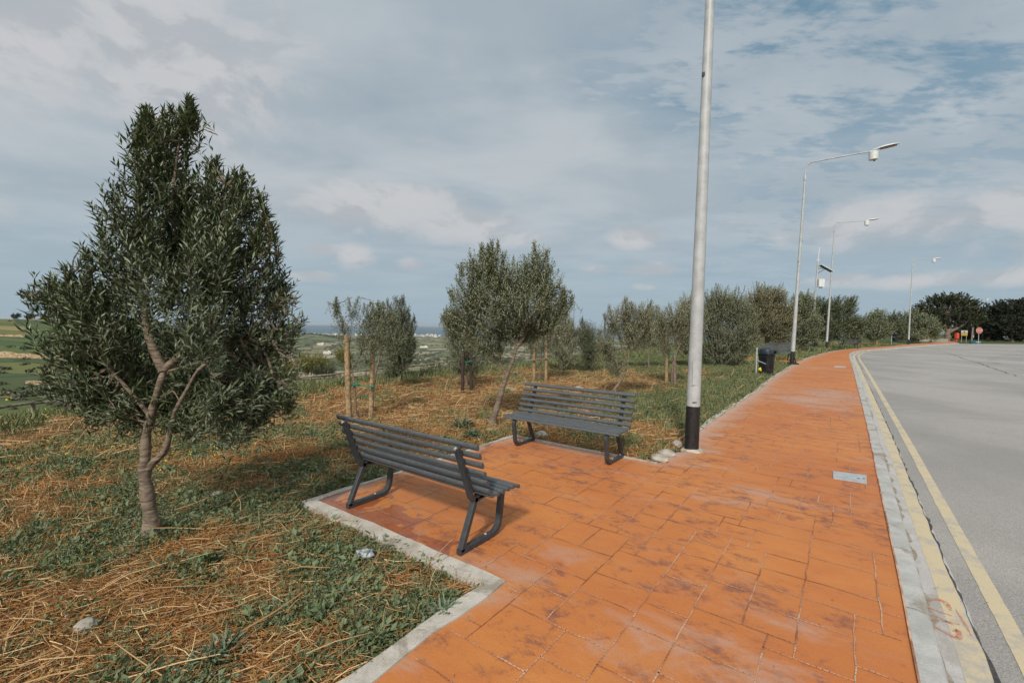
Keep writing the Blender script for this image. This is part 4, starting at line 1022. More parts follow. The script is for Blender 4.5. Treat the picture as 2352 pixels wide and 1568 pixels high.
def tree(name, label, cat, D, trunk, lobes, leaf='olive_mid', leafL=.055, leafW=.011, twig=.22, K=7, dens=1.0, r0=.04, group=None, root=None,
         branches=(), depth=1.0, bark='bark', upb=.7, droop=0., side=0., shell=.45, minz=None, spread=.75, base_z=None):
    """trunk: list of (px,py[,dD]); lobes: (px,py,rx,ry[,dD]) in photo pixels at depth D, turned into metres"""
    m2 = D/F
    tp = [at(p[0], p[1], D+(p[2] if len(p) > 2 else 0)) for p in trunk]
    b0 = tp[0].copy(); b0[2] = float(ground_z(b0[0], b0[1])) if base_z is None else base_z
    dz = tp[0][2]-b0[2]
    if dz > .03: tp = [np.array([b0[0], b0[1], b0[2]-.05])]+tp
    else: tp[0][2] = min(tp[0][2], b0[2]-.03)
    t = thing(name, b0, label, cat, group)
    tr = MB(); cp = crom(tp, 6); n = len(cp); h = np.linspace(0, 1, n)
    rad = [r0*(1.35-.35*min(1, u*6) if u < .17 else 1)*(1-.62*u)*(1+.10*math.sin(u*37)) for u in h]
    tr.tube(cp, rad, 12)
    for br in branches:
        bp = [at(p[0], p[1], D+(p[2] if len(p) > 2 else 0)) for p in br[1:]]; bp = crom(bp, 5); k = len(bp); tr.tube(bp, [br[0]*(1-.8*i/k) for i in range(k)], 9)
        cp = cp+bp[k//3:]; 
    skeleton = np.array(cp[int(n*.4):]); tips = []; dirs = []
    rootp = at(root[0], root[1], D) if root else skeleton[0]
    if cat == 'tree' and D < 18:
        ytop = min(l[1]-l[3] for l in lobes); h_ = max(l[1]+l[3] for l in lobes)-ytop; extra = []
        for l in lobes:
            if l[1]-l[3] < ytop+h_*.5:
                for _ in range(2):
                    fx = rng.uniform(-.85, .85); w_ = rng.uniform(.14, .24)*l[2]; extra.append((l[0]+fx*l[2], l[1]-l[3]*math.sqrt(1-fx*fx)*rng.uniform(.95, 1.15), w_, l[3]*rng.uniform(.12, .27), (l[4] if len(l) > 4 else 0)))
            if abs(l[0]-trunk[-1][0]) > l[2]:
                sd = 1 if l[0] > trunk[-1][0] else -1; extra.append((l[0]+sd*l[2]*.95, l[1]+rng.uniform(-.5, .4)*l[3], l[2]*.25, l[3]*.2, 0))
        lobes = list(lobes)+extra
    for lb_ in lobes:
        x, y, rx, ry = lb_[:4]; dd = lb_[4] if len(lb_) > 4 else 0
        c = at(x, y, D+dd); rx *= m2; ry *= m2; rd = (rx*.6+ry*.4)*depth
        vol = 4/3*math.pi*rx*rd*ry
        nt = max(8, int(1.05*dens*4*math.pi*rx*ry/(.5*leafL*leafW*2*K)))
        u = rand_unit(nt)*(rng.random((nt, 1))**shell); p = c+u*np.array([rx, rd, ry])
        p = p+ (vnoise(p[:, 0]*3+p[:, 1], p[:, 2]*3, 1.3)[:, None]-.5)*u*np.array([rx, rd, ry])*.5
        fq = 3.2/max(rx, .25); cl = vnoise(p[:, 0]*fq+p[:, 2]*fq*.7, p[:, 1]*fq+p[:, 2]*fq, 1.0)+.35*rng.random(nt); kp = cl > (.46 if D > 5 else .47)
        p = p[kp]; nt = len(p); u = u[kp]
        out = nrm(p-rootp)*.6+nrm(p-c)*.55+np.array([side, 0, upb])+rng.normal(0, .28, (nt, 3))
        tips.append(p); dirs.append(nrm(out))
        nb = max(2, int(4+3*rx/.4)) if rx < 2 else 8
        # limb from the skeleton to the lobe, then forks
        k = int(np.argmin(np.linalg.norm(skeleton-(c-np.array([0, 0, ry*.8])), axis=1))); s0 = skeleton[k]
        limb = wander(s0, c, 5, .10); rl_ = min(r0*.22, .012+.05*rx); tr.tube(limb, [rl_*(1-.12*i) for i in range(6)], 6)
        for _ in range(nb):
            e = p[rng.integers(nt)]; s1 = limb[rng.integers(1, 6)]; tr.tube(wander(s1, e, 4, .12), [rl_*.45*(1-.18*i) for i in range(5)], 5, cap=False)
    tips = np.concatenate(tips); dirs = np.concatenate(dirs)
    if minz is not None: k = tips[:, 2] > minz; tips = tips[k]; dirs = dirs[k]
    lens = twig*rng.uniform(.6, 1.3, len(tips))
    v, ts, base = twigs(tips, dirs, lens, K, leafL, leafW, droop, spread)
    o = np.array(t.location)
    tr.build('trunk', bark, t, o)
    sv, sq = stems(base, tips, max(.0015, r0*.03))
    me = npmesh('crown', np.concatenate((v, sv))-o, tris=ts, quads=sq+len(v)); cr = link('crown', me, leaf, t); me.materials.append(MATS[bark])
    mi = np.zeros(len(me.polygons), np.int32); mi[len(ts):] = 1; me.polygons.foreach_set('material_index', mi)
    return t

# hero olive at the left
tree('olive_tree', 'large dark olive tree with a forked pale trunk at the left, nearest the camera', 'tree', 3.45,
     [(352, 1240), (345, 1180), (336, 1120), (332, 1085), (334, 1040), (336, 1000), (350, 940), (368, 880, -.02), (376, 850)],
     [(432, 262, 9, 30), (342, 268, 16, 16), (400, 285, 22, 30), (362, 330, 42, 65), (345, 400, 62, 80), (420, 420, 45, 70, .05), (320, 500, 85, 85, -.1), (400, 545, 90, 80, .15), (500, 440, 48, 66, .05), (565, 450, 38, 52), (530, 545, 80, 85, .1), (600, 540, 30, 50), (275, 610, 85, 80), (395, 640, 95, 75, -.2),
      (560, 660, 95, 85), (645, 660, 40, 70, .3), (650, 760, 42, 75, .25), (590, 780, 85, 80, .1), (115, 660, 55, 38), (180, 670, 70, 50, -.1), (240, 700, 80, 60, .15), (165, 790, 70, 62), (250, 800, 90, 80, .2), (170, 880, 75, 50, -.1),
      (480, 750, 70, 70, -.35), (400, 760, 70, 70, .3), (290, 890, 85, 55, .1), (480, 860, 80, 70, .25), (580, 880, 90, 62), (640, 860, 45, 45, .1), (450, 960, 75, 45, .1), (540, 970, 75, 40, -.1), (300, 940, 60, 40, .2), (210, 740, 70, 60, -.15), (460, 520, 70, 70, .1), (500, 590, 80, 80, -.2), (410, 930, 70, 60, .35), (340, 860, 70, 60, .4), (630, 930, 45, 35, .1), (520, 920, 70, 50, -.2), (430, 880, 60, 50, .3), (250, 930, 60, 35, -.1)],
     leaf='olive_dark', leafL=.088, leafW=.0145, twig=.25, K=8, dens=1.12, r0=.052, root=(380, 850), upb=.75, depth=1.0,
     branches=[(.036, (376, 852), (352, 800), (337, 755), (333, 700), (345, 640), (352, 590)), (.02, (352, 600), (325, 520), (318, 460), (335, 370), (350, 300)), (.02, (352, 600), (375, 520), (395, 460), (410, 340), (440, 222)),
               (.030, (376, 850), (400, 826), (424, 795), (433, 750), (455, 700)), (.016, (455, 700), (490, 640), (510, 540), (520, 430)), (.016, (455, 700), (520, 660), (590, 610), (620, 560)),
               (.030, (334, 1085), (352, 1062), (378, 1035), (392, 985), (405, 940), (432, 890), (455, 850), (490, 815)), (.014, (455, 850), (520, 800), (600, 740), (650, 690)), (.018, (345, 955), (300, 900), (240, 830), (190, 740), (150, 680)),
               (.010, (378, 855), (430, 840), (470, 832), (485, 860)), (.007, (385, 905), (400, 900), (420, 940), (436, 985))])
# extra wispy leaders on top
tree('olive_shoot', 'slender leafy shoot standing above the top of the near olive', 'tree', 3.46, [(420, 330), (432, 250)], [(432, 262, 8, 30), (340, 272, 14, 18), (400, 275, 10, 22)], leaf='olive_dark', leafL=.05, leafW=.012, twig=.12, K=6, dens=.8, r0=.008) if False else None
OG = 'olive trees planted between the fence and the path'
tree('olive_tree', 'round crowned olive with a leaning pale trunk left of the facing bench', 'tree', 7.55,
     [(1128, 978), (1140, 940), (1152, 900), (1165, 860), (1180, 820), (1188, 780)],
     [(1100, 620, 45, 55), (1130, 600, 28, 45), (1165, 640, 60, 50, .1), (1230, 620, 45, 55), (1262, 660, 38, 50), (1080, 680, 50, 45, .1), (1135, 700, 60, 55, -.2), (1200, 690, 65, 50, -.2), (1260, 730, 45, 30), (1300, 690, 16, 26), (1070, 735, 50, 38, .1), (1150, 750, 65, 40), (1215, 745, 55, 35, .2), (1110, 790, 50, 25), (1040, 720, 25, 25)],
     leaf='olive_mid', leafL=.078, leafW=.014, twig=.28, K=8, dens=1.2, r0=.055, group=OG, root=(1185, 800), upb=.8,
     branches=[(.035, (1185, 800), (1205, 770), (1225, 720), (1240, 640)), (.03, (1165, 862), (1145, 830), (1120, 790), (1105, 720)), (.02, (1188, 790), (1170, 730), (1150, 660), (1140, 600))])
def stake(px, y0, y1, D, r_, m_, label, group='tree stakes of round timber'):
    a = at(px[0], y0, D); b_ = at(px[1], y1, D); a[2] = min(a[2], float(ground_z(a[0], a[1])))-.03
    mb = MB(); mb.tube([a-a, (b_-a)*.5, b_-a], [r_*1.04, r_, r_*.96], 12); o = mb.build('tree_stake', m_); o.location = tuple(a); tag(o, label, 'stake', group)
def tie(p, q, D, r_, label):
    a = at(p[0], p[1], D); b_ = at(q[0], q[1], D); a0 = a.copy(); mb = MB()
    for k in (-.010, .012): mb.tube([a-a0+np.array([0, -r_-.008, k]), (a+b_)/2-a0+np.array([0, -r_*.3, k*.3-.02]), b_-a0+np.array([0, -r_-.008, k])], .005, 6)
    for c, rr in ((a, r_), (b_, r_)):
        for k in (-.011, 0.0):
            mb.tube([c-a0+np.array([math.cos(q_*.5236)*(rr+.004), math.sin(q_*.5236)*(rr+.004), k]) for q_ in range(13)], .0065, 5, cap=False)
    o = mb.build('tree_tie', 'tie_green'); o.location = tuple(a0); tag(o, label, 'tree tie', 'green ties between stakes and trees')
# staked sapling 1
D1 = 7.85
tree('olive_sapling', 'sparse young olive held between two tan stakes left of centre', 'tree', D1, [(818, 962), (816, 920), (813, 880), (808, 845)],
     [(790, 740, 28, 45), (815, 710, 22, 28), (770, 700, 16, 14), (835, 770, 28, 40), (860, 760, 22, 40), (850, 810, 30, 25), (845, 715, 12, 20)], leaf='olive_mid', leafL=.05, leafW=.011, twig=.24, K=6, dens=.34, r0=.028, group=OG, root=(808, 850),
     branches=[(.016, (808, 848), (795, 800), (785, 740), (772, 700)), (.014, (808, 848), (835, 800), (850, 740), (852, 690))], bark='bark')
stake((802, 796), 965, 770, D1-.05, .047, 'stake_wood', 'tall tan stake left of the sparse young olive')
stake((852, 857), 947, 766, D1+.12, .042, 'stake_wood', 'tan stake right of the sparse young olive')
tie((799, 888), (818, 882), D1-.02, .045, 'green tie joining the left tan stake to the young olive'); tie((819, 882), (854, 887), D1+.02, .035, 'green tie joining the young olive to the right tan stake')
tree('olive_tree', 'olive with slim leaning trunk right behind the staked young olive', 'tree', 11.0, [(856, 900), (862, 860), (870, 830), (876, 800)], [(885, 730, 32, 38), (865, 760, 28, 45), (905, 775, 34, 45), (870, 715, 20, 25)], leaf='olive_mid', leafL=.06, leafW=.014, twig=.24, K=7, dens=1.0, r0=.04, group=OG, branches=[(.02, (875, 810), (885, 760), (890, 710))])
tree('olive_tree', 'dark bushy olive reaching the ground behind the staked young olive', 'tree', 13.5, [(925, 880), (925, 840), (922, 800)], [(915, 720, 30, 34), (930, 760, 34, 42), (915, 810, 42, 40), (905, 850, 35, 25), (940, 790, 22, 30)], leaf='olive_deep', leafL=.07, leafW=.017, twig=.28, K=7, dens=1.25, r0=.05, group=OG)
# sapling with dark stakes, and the thin grey tree behind
tree('olive_tree', 'grey twiggy olive behind the left side of the round crowned olive', 'tree', 12.2, [(1072, 880), (1068, 830), (1060, 790)], [(1040, 760, 30, 45), (1070, 790, 38, 50), (1030, 730, 18, 25), (1055, 830, 32, 25), (1090, 830, 30, 28)], leaf='olive_mid', leafL=.055, leafW=.013, twig=.26, K=6, dens=1.05, r0=.045, group=OG)
D2 = 11.4
stake((1062, 1064), 893, 806, D2-.05, .04, 'stake_dark', 'dark weathered stake, pale at its top, left of a pair under the olive'); stake((1083, 1081), 885, 806, D2+.1, .035, 'stake_dark', 'thin dark stake, right of a pair under the olive')
tie((1063, 829), (1081, 829), D2, .04, 'green tie between the two dark stakes')
# staked sapling 3
D3 = 13.9
tree('olive_sapling', 'young olive between two pale stakes with a cross batten', 'tree', D3, [(1240, 868), (1242, 830), (1244, 800)], [(1248, 760, 38, 42), (1285, 750, 30, 40), (1262, 720, 35, 30), (1225, 790, 18, 20)], leaf='olive_pale', leafL=.06, leafW=.014, twig=.28, K=7, dens=.85, r0=.035, group=OG, branches=[(.02, (1244, 802), (1232, 775), (1225, 745)), (.02, (1244, 802), (1256, 775), (1262, 745))])
stake((1227, 1226), 865, 761, D3-.05, .045, 'stake_wood', 'left pale stake of the batten braced young olive'); stake((1254, 1255), 872, 770, D3-.15, .045, 'stake_wood', 'right pale stake of the batten braced young olive')
mb = MB(); a = at(1222, 824, D3-.2); b_ = at(1262, 823, D3-.22); mb.tube([a-a, b_-a], 0, sq=(.035, .05)); o = mb.build('cross_batten', 'stake_grey'); o.location = tuple(a); tag(o, 'grey batten nailed across the two pale stakes', 'batten')
tree('olive_tree', 'pale feathery olive behind the batten braced sapling', 'tree', 17, [(1290, 850), (1290, 800)], [(1300, 740, 28, 40), (1280, 780, 35, 45), (1320, 770, 22, 35), (1300, 820, 35, 25)], leaf='olive_pale', leafL=.07, leafW=.018, twig=.32, K=7, dens=.85, r0=.05, group=OG)
tree('olive_tree', 'dark grey twiggy bush to the right of the batten braced sapling', 'tree', 17, [(1352, 852), (1350, 800)], [(1345, 760, 25, 30), (1355, 790, 34, 40), (1350, 825, 32, 25)], leaf='olive_deep', leafL=.06, leafW=.016, twig=.32, K=6, dens=.9, r0=.05, group=OG)
tree('olive_tree', 'olive with strongly leaning trunk behind the facing bench', 'tree', 10.9, [(1400, 908), (1418, 885), (1436, 855), (1444, 820), (1444, 790)],
     [(1410, 735, 24, 34), (1440, 715, 26, 30), (1475, 720, 32, 34), (1390, 780, 22, 34), (1455, 760, 40, 35), (1490, 750, 24, 34), (1415, 830, 25, 25), (1400, 800, 25, 25)], leaf='olive_pale', leafL=.06, leafW=.014, twig=.25, K=7, dens=.95, r0=.04, group=OG,
     branches=[(.022, (1444, 800), (1460, 770), (1485, 735)), (.02, (1440, 830), (1425, 790), (1412, 745)), (.01, (1436, 860), (1415, 830), (1400, 800))])
D4 = 13.2
tree('olive_sapling', 'thin pale young olive beside the tall tan stake left of the nearest lamp', 'tree', D4, [(1543, 878), (1545, 840), (1552, 815), (1560, 795)], [(1520, 735, 28, 34), (1555, 730, 30, 36), (1580, 760, 25, 38), (1530, 790, 22, 22), (1575, 720, 20, 30)], leaf='olive_pale', leafL=.062, leafW=.015, twig=.28, K=7, dens=.9, r0=.035, group=OG)
stake((1531, 1531), 882, 755, D4, .043, 'stake_wood', 'tall tan stake left of the nearest lamp post'); stake((1550, 1549), 880, 812, D4, .04, 'stake_grey', 'short grey stake left of the nearest lamp post')
tie((1531, 813), (1545, 812), D4, .04, 'green tie on the tall tan stake by the nearest lamp')
tree('olive_tree', 'pale olive behind the leaning olive with a tan stake in its crown', 'tree', 18.5, [(1490, 838), (1488, 800)], [(1500, 730, 34, 38), (1470, 760, 35, 35), (1520, 770, 30, 30), (1440, 745, 22, 28)], leaf='olive_pale', leafL=.075, leafW=.02, twig=.36, K=7, dens=.9, r0=.06, group=OG)
tree('olive_tree', 'pale tall olive directly behind the nearest lamp post', 'tree', 19.5, [(1585, 835), (1585, 800)], [(1580, 710, 30, 40), (1560, 750, 34, 45), (1600, 740, 28, 50), (1575, 790, 30, 25)], leaf='olive_pale', leafL=.075, leafW=.02, twig=.36, K=7, dens=1.0, r0=.06, group=OG)
tree('olive_tree', 'large dense grey green olive right of the nearest lamp post', 'tree', 20.5, [(1660, 838), (1662, 800)],
     [(1655, 690, 36, 42), (1690, 700, 36, 38), (1630, 720, 34, 50), (1720, 740, 28, 50), (1670, 750, 55, 45), (1640, 790, 50, 36), (1700, 790, 42, 36), (1665, 815, 60, 18)], leaf='olive_mid', leafL=.085, leafW=.024, twig=.38, K=8, dens=1.35, r0=.10, group=OG, upb=.6)
far = [(1760, 30, [(1745, 690, 34, 40), (1780, 690, 32, 38), (1760, 730, 45, 45), (1810, 730, 26, 42), (1730, 760, 22, 30), (1790, 770, 34, 24)], 'olive_gold', 'brownish gold olive behind the bench by the second lamp'),
       (1838, 34, [(1835, 700, 24, 34), (1855, 690, 18, 26), (1840, 740, 34, 40), (1865, 740, 24, 44), (1850, 775, 34, 22)], 'olive_mid', 'olive between the second lamp and the solar mast'),
       (1905, 41, [(1890, 710, 24, 34), (1925, 705, 24, 30), (1895, 750, 26, 34), (1925, 750, 36, 30), (1955, 700, 14, 26), (1950, 735, 24, 26), (1975, 745, 16, 24)], 'olive_deep', 'dark olive rising behind the third lamp post'),
       (1872, 44, [(1875, 705, 20, 28), (1885, 745, 28, 34)], 'olive_deep', 'dark olive crown just right of the solar mast'),
       (2008, 50, [(2000, 735, 20, 26), (2022, 730, 18, 24), (2010, 760, 28, 20), (2035, 755, 18, 22)], 'olive_mid', 'lighter green olive right of the distant benches'),
       (1975, 56, [(1975, 755, 26, 26), (1955, 765, 22, 18)], 'olive_mid', 'low greyish olive behind the distant bench'),
       (2062, 60, [(2055, 735, 18, 24), (2068, 760, 24, 22), (2045, 750, 16, 24)], 'olive_deep', 'dark olive left of the fourth lamp post'),
       (2110, 63, [(2105, 730, 22, 26), (2130, 745, 24, 28), (2100, 765, 30, 18), (2150, 760, 16, 20)], 'olive_mid', 'broad green olive right of the fourth lamp post'),
       (2088, 68, [(2085, 735, 22, 26), (2090, 760, 26, 20)], 'olive_deep', 'dim olive crown directly behind the fourth lamp post')]
for (px, D, lobes, lf, lab) in far:
    tree('olive_tree', lab, 'tree', D, [(px, 783), (px, 765), (px+2, 745)], lobes, leaf=lf, leafL=.0038*D+.01, leafW=.0013*D, twig=.011*D+.14, K=7, dens=1.9, r0=.10, group=OG, bark='bark_far', upb=.5, side=.25)
# staked saplings far along
for (x, y0, y1, D, lab) in ((2008, 787, 766, 50, 'pale stake of a pair beside the distant benches, left one'), (2014, 787, 772, 50, 'pale stake of a pair beside the distant benches, right one')):
    stake((x, x), y0, y1, D, .07, 'stake_wood', lab)
# the great spreading tree and its dark neighbours
tree('spreading_tree', 'great domed dark green tree with a stout pale trunk at the road end', 'tree', 76, [(2178, 784), (2177, 775), (2176, 765), (2182, 755)],
     [(2122, 704, 26, 16), (2152, 688, 34, 14), (2185, 684, 38, 14), (2216, 692, 32, 16), (2180, 708, 55, 20), (2240, 712, 24, 20), (2140, 724, 36, 18), (2215, 730, 44, 14), (2106, 714, 14, 12), (2252, 732, 14, 14), (2168, 740, 26, 12), (2120, 738, 20, 10)],
     leaf='ficus_leaf', leafL=.42, leafW=.22, twig=.95, K=6, dens=1.7, r0=.6, root=(2180, 760), bark='bark', upb=.55, depth=1.1, branches=[(.3, (2180, 765), (2165, 750), (2145, 735)), (.3, (2181, 762), (2205, 750), (2235, 735)), (.25, (2181, 760), (2182, 740), (2180, 720))])
PG = 'dark trees beyond the road on the right'
for (px, D, lobes, lab) in ((2270, 82, [(2270, 735, 28, 30), (2255, 755, 26, 18), (2285, 715, 26, 20), (2290, 760, 30, 22)], 'dark tree between the domed tree and the right edge'),
                            (2325, 80, [(2315, 705, 34, 20), (2345, 700, 30, 20), (2330, 735, 40, 28), (2300, 740, 28, 26), (2345, 765, 30, 18)], 'very dark layered tree at the right edge of the photo'),
                            (2385, 84, [(2375, 700, 36, 24), (2410, 710, 34, 28), (2390, 745, 50, 32)], 'dark tree cut by the right edge'),
                            (2215, 95, [(2215, 755, 40, 18), (2240, 765, 40, 16), (2195, 765, 25, 14), (2265, 770, 40, 14), (2310, 772, 40, 14)], 'shaded thicket tree seen under the domed tree')):
    tree('dark_tree', lab, 'tree', D, [(px, 786), (px, 775), (px+3, 755)], lobes, leaf='pine_leaf', leafL=.45, leafW=.22, twig=.9, K=6, dens=2.2, r0=.3, group=PG, bark='bark_far', upb=.3)
for (px, D, lobes, lf, lab) in ((1000, 15.5, [], 'x', ''),):
    pass
# yellow flowering shrubs and fennel beyond the brow
def shrub(px, y, D, rx, ry, leaf, label, name='shrub', group='wild shrubs along the fence', ll=.06, lw=.025, dens=1.0, twig=.25):
    tree(name, label, 'shrub', D, [(px, y+ry*.9), (px, y+ry*.3)], [(px, y, rx, ry), (px-rx*.5, y+ry*.2, rx*.6, ry*.8), (px+rx*.5, y+ry*.25, rx*.6, ry*.75)], leaf=leaf, leafL=ll, leafW=lw, twig=twig, K=6, dens=dens, r0=.02, group=group, upb=.9)
shrub(715, 828, 20.5, 42, 28, 'yellow_bush', 'yellow flowering bush beyond the fence right of the near olive')
shrub(790, 812, 22, 22, 18, 'yellow_bush', 'greenish yellow bush behind the left tan stake')
shrub(650, 845, 19.5, 35, 26, 'yellow_bush', 'yellowish bush seen behind the lower right of the near olive')
shrub(745, 846, 19.5, 30, 14, 'scrub_leaf', 'low green bush just behind the fence left of the stakes')
shrub(1000, 850, 22, 38, 15, 'scrub_leaf', 'low green shrub by the fence left of the dark stakes')
shrub(940, 858, 20, 26, 11, 'scrub_leaf', 'low green shrub at the foot of the dark bushy olive')
shrub(1150, 835, 24, 60, 14, 'scrub_leaf', 'long low hedge like shrub behind the round crowned olive')
shrub(1300, 825, 26, 60, 15, 'scrub_leaf', 'low shrub behind the batten braced sapling')
shrub(1430, 808, 32, 70, 14, 'scrub_leaf', 'dark low shrub behind the leaning olive')
shrub(1520, 795, 38, 60, 13, 'scrub_leaf', 'dark low shrub behind the tall tan stake')
shrub(160, 885, 15.5, 45, 14, 'scrub_leaf', 'green undergrowth by the fence left of the near olive')
# the two stakes and small tree at the left fence
stake((150, 158), 965, 880, 8.6, .035, 'stake_grey', 'grey post among shoots at the left fence, thickest of three'); stake((143, 147), 968, 900, 8.5, .02, 'stake_dark', 'dark thin post at the left fence, left of three'); stake((166, 165), 965, 888, 8.7, .018, 'stake_grey', 'thin pale stick at the left fence, right of three')

# ------------------------------------------------------------------ ground cover
def scatter(n, ymin, ymax, xr=None, power=1.0):
    """random ground points in front of the camera, denser near it"""
    r = ymin+(ymax-ymin)*rng.random(n)**power; a = rng.uniform(-.95, .72, n) if xr is None else rng.uniform(*xr, n)
    return np.sin(a)*r, np.cos(a)*r
def on_lawn(x, y, m=.0):
    ins = inside(x, y) | inside(x, y, road_poly)
    dl = pdist(x, y, left_line); return (~ins) & (dl > m)
def cover():
    # flattened straw stalks
    def straw(n, r0_, r1_, L, rad, matn, name, lift, pw, gmax, direc=.12):
        x, y = scatter(n, r0_, r1_, power=pw); g = green_at(x, y); ok = on_lawn(x, y, .05) & (rng.random(n) > g*gmax) & (brow_d(x, y) < 2.5)
        x, y = x[ok], y[ok]; n = len(x); z = ground_z(x, y); a = rng.normal(direc, .75, n)+np.where(rng.random(n) < .3, rng.uniform(0, 3.1, n), 0)
        l = L*rng.uniform(.35, 1.25, n); el = rng.normal(.03, .12, n)+(rng.random(n) < .07)*rng.uniform(.3, 1.2, n)
        d = np.stack((np.cos(a)*np.cos(el), np.sin(a)*np.cos(el), np.sin(el)), 1)
        p0 = np.stack((x, y, z+rng.uniform(.0, lift, n)), 1); p1 = p0+d*l[:, None]*.5+rng.normal(0, .08, (n, 3))*l[:, None]*np.array([1, 1, .3]); p2 = p0+d*l[:, None]
        zz = ground_z(p2[:, 0], p2[:, 1]); p2[:, 2] = np.maximum(p2[:, 2], zz+.004); p1[:, 2] = np.maximum(p1[:, 2], (z+zz)/2+.006)
        ok2 = on_lawn(p2[:, 0], p2[:, 1], .0); p0, p1, p2 = p0[ok2], p1[ok2], p2[ok2]; n = len(p0); rr = rad*rng.uniform(.5, 1.5, (n, 1))
        aa = nrm(np.cross(p2-p0, np.array([0, 0, 1.]))); bb = nrm(np.cross(p2-p0, aa)); v = []
        for pp, s in ((p0, 1.), (p1, .9), (p2, .6)):
            for k in range(3): v.append(pp+(aa*math.cos(2.094*k)+bb*math.sin(2.094*k))*rr*s)
        v = np.stack(v, 1).reshape(-1, 3); i = np.arange(n)[:, None]*9; q = []
        for s in (0, 3):
            for k in range(3): q.append(i+np.array([[s+k, s+(k+1) % 3, s+3+(k+1) % 3, s+3+k]]))
        q = np.concatenate(q, 1).reshape(-1, 4); return v, q
    def join(parts): 
        vs = []; qs = []; o = 0
        for v, q in parts: vs.append(v); qs.append(q+o); o += len(v)
        return np.concatenate(vs), np.concatenate(qs)
    v, q = join([straw(15000, 1.6, 8, .15, .0024, '', '', .05, 1.1, .75), straw(15000, 7, 24, .26, .0058, '', '', .06, 1.2, .8), straw(420, 1.6, 6, .34, .0048, '', '', .07, 1.0, .7)])
    tag(link('dry_straw', npmesh('dry_straw', v, quads=q), 'straw_stalk'), 'golden dry straw stalks lying flat over the rough ground', 'straw', kind='stuff')
    v, q = join([straw(95000, 1.6, 8, .075, .0018, '', '', .04, 1.1, .6), straw(42000, 6, 20, .12, .0038, '', '', .06, 1.2, .7)])
    tag(link('straw_litter', npmesh('straw_litter', v, quads=q), 'straw_fibre'), 'rusty brown broken straw litter between the stalks', 'straw', kind='stuff')
    # low leafy weeds: clumps of small leaves
    def weeds(n, r0_, r1_, K, ll, lw, hh, rad, gmin, pw=1.1, extra=None, ns=.5):
        x, y = scatter(n, r0_, r1_, power=pw); g = green_at(x, y); d = brow_d(x, y)
        ok = on_lawn(x, y, .04) & (rng.random(n)*ns+gmin < g) & (d < 6)
        if extra is not None: ok &= extra(x, y)
        x, y = x[ok], y[ok]; n = len(x); z = ground_z(x, y); c = np.stack((x, y, z), 1); s = rng.uniform(.5, 1.3, (n, 1, 1))
        o = rng.normal(0, 1, (n, K, 3))*np.array([rad, rad, 0])*s; h = np.abs(rng.normal(0, hh, (n, K)))*s[..., 0]; P = c[:, None, :]+o; P[..., 2] += h*.6
        D = nrm(o*np.array([1, 1, 0])/rad*.6+rng.normal(0, .5, (n, K, 3))+np.array([0, 0, .55])); N = nrm(rng.normal(0, .45, (n, K, 3))+np.array([0, 0, 1.]))
        L = ll*rng.uniform(.5, 1.3, (n, K)); Wd = lw*rng.uniform(.6, 1.3, (n, K)); P = P.reshape(-1, 3)
        ins = on_lawn(P[:, 0], P[:, 1], -.001) | (rng.random(len(P)) < .25)
        return [a[ins] for a in (P, D.reshape(-1, 3), N.reshape(-1, 3), L.ravel(), Wd.ravel())]
    def stuff(name, sets, matn, label, cat):
        P, D, N, L, Wd = [np.concatenate([s[i] for s in sets]) for i in range(5)]; v, t = leaf_arrays(P, D, N, L, Wd)
        tag(link(name, npmesh(name, v, tris=t), matn), label, cat, kind='stuff')
    stuff('green_weeds', [weeds(1100, 1.6, 7, 16, .055, .030, .06, .055, .30), weeds(12000, 1.6, 7.5, 22, .026, .017, .035, .045, .20), weeds(9000, 7, 24, 14, .05, .028, .05, .08, .34)], 'weed_leaf', 'low leafy green weeds growing through the straw', 'weeds')
    stuff('feathery_weeds', [weeds(5200, 1.6, 7.5, 40, .024, .005, .055, .050, .32), weeds(3000, 7, 22, 22, .05, .013, .08, .08, .42)], 'weed_blue', 'feathery blue green weeds in soft patches', 'weeds')
    # grass tufts
    def blades(n, r0_, r1_, K, ll, lw, gmin, extra=None, pw=1.1, up=1.0, ns=.5, dmax=6):
        x, y = scatter(n, r0_, r1_, power=pw); g = green_at(x, y); d = brow_d(x, y); ok = on_lawn(x, y, .03) & (rng.random(n)*ns+gmin < g) & (d < dmax)
        if extra is not None: ok &= extra(x, y, d)
        x, y = x[ok], y[ok]; n = len(x); z = ground_z(x, y); c = np.stack((x, y, z), 1); P = (c[:, None, :]+rng.normal(0, .03+ll*.15, (n, K, 3))*np.array([1, 1, 0])).reshape(-1, 3)
        D = nrm(rng.normal(0, .5, (n*K, 3))*np.array([1, 1, .2])+np.array([.1, 0, up])); N = nrm(rng.normal(0, 1, (n*K, 3))*np.array([1, 1, .3])); L = ll*rng.uniform(.4, 1.3, n*K); Wd = lw*rng.uniform(.6, 1.3, n*K)
        return [P, D, N, L, Wd]
    rightlawn = lambda x, y, d: (pdist(x, y, left_far[2:]) < 4.5) & (y > 6)
    browz = lambda x, y, d: (d > -1.2)
    stuff('straw_stubble', [blades(16000, 4.5, 19, 6, .10, .0065, -1, lambda x, y, d: (green_at(x, y) < .55) & (d < 0), 1.0, up=.9), blades(6000, 1.6, 6, 4, .06, .004, -1, lambda x, y, d: green_at(x, y) < .5, 1.0, up=.5)], 'straw_stalk', 'short upright dry stubble among the flattened straw', 'straw')
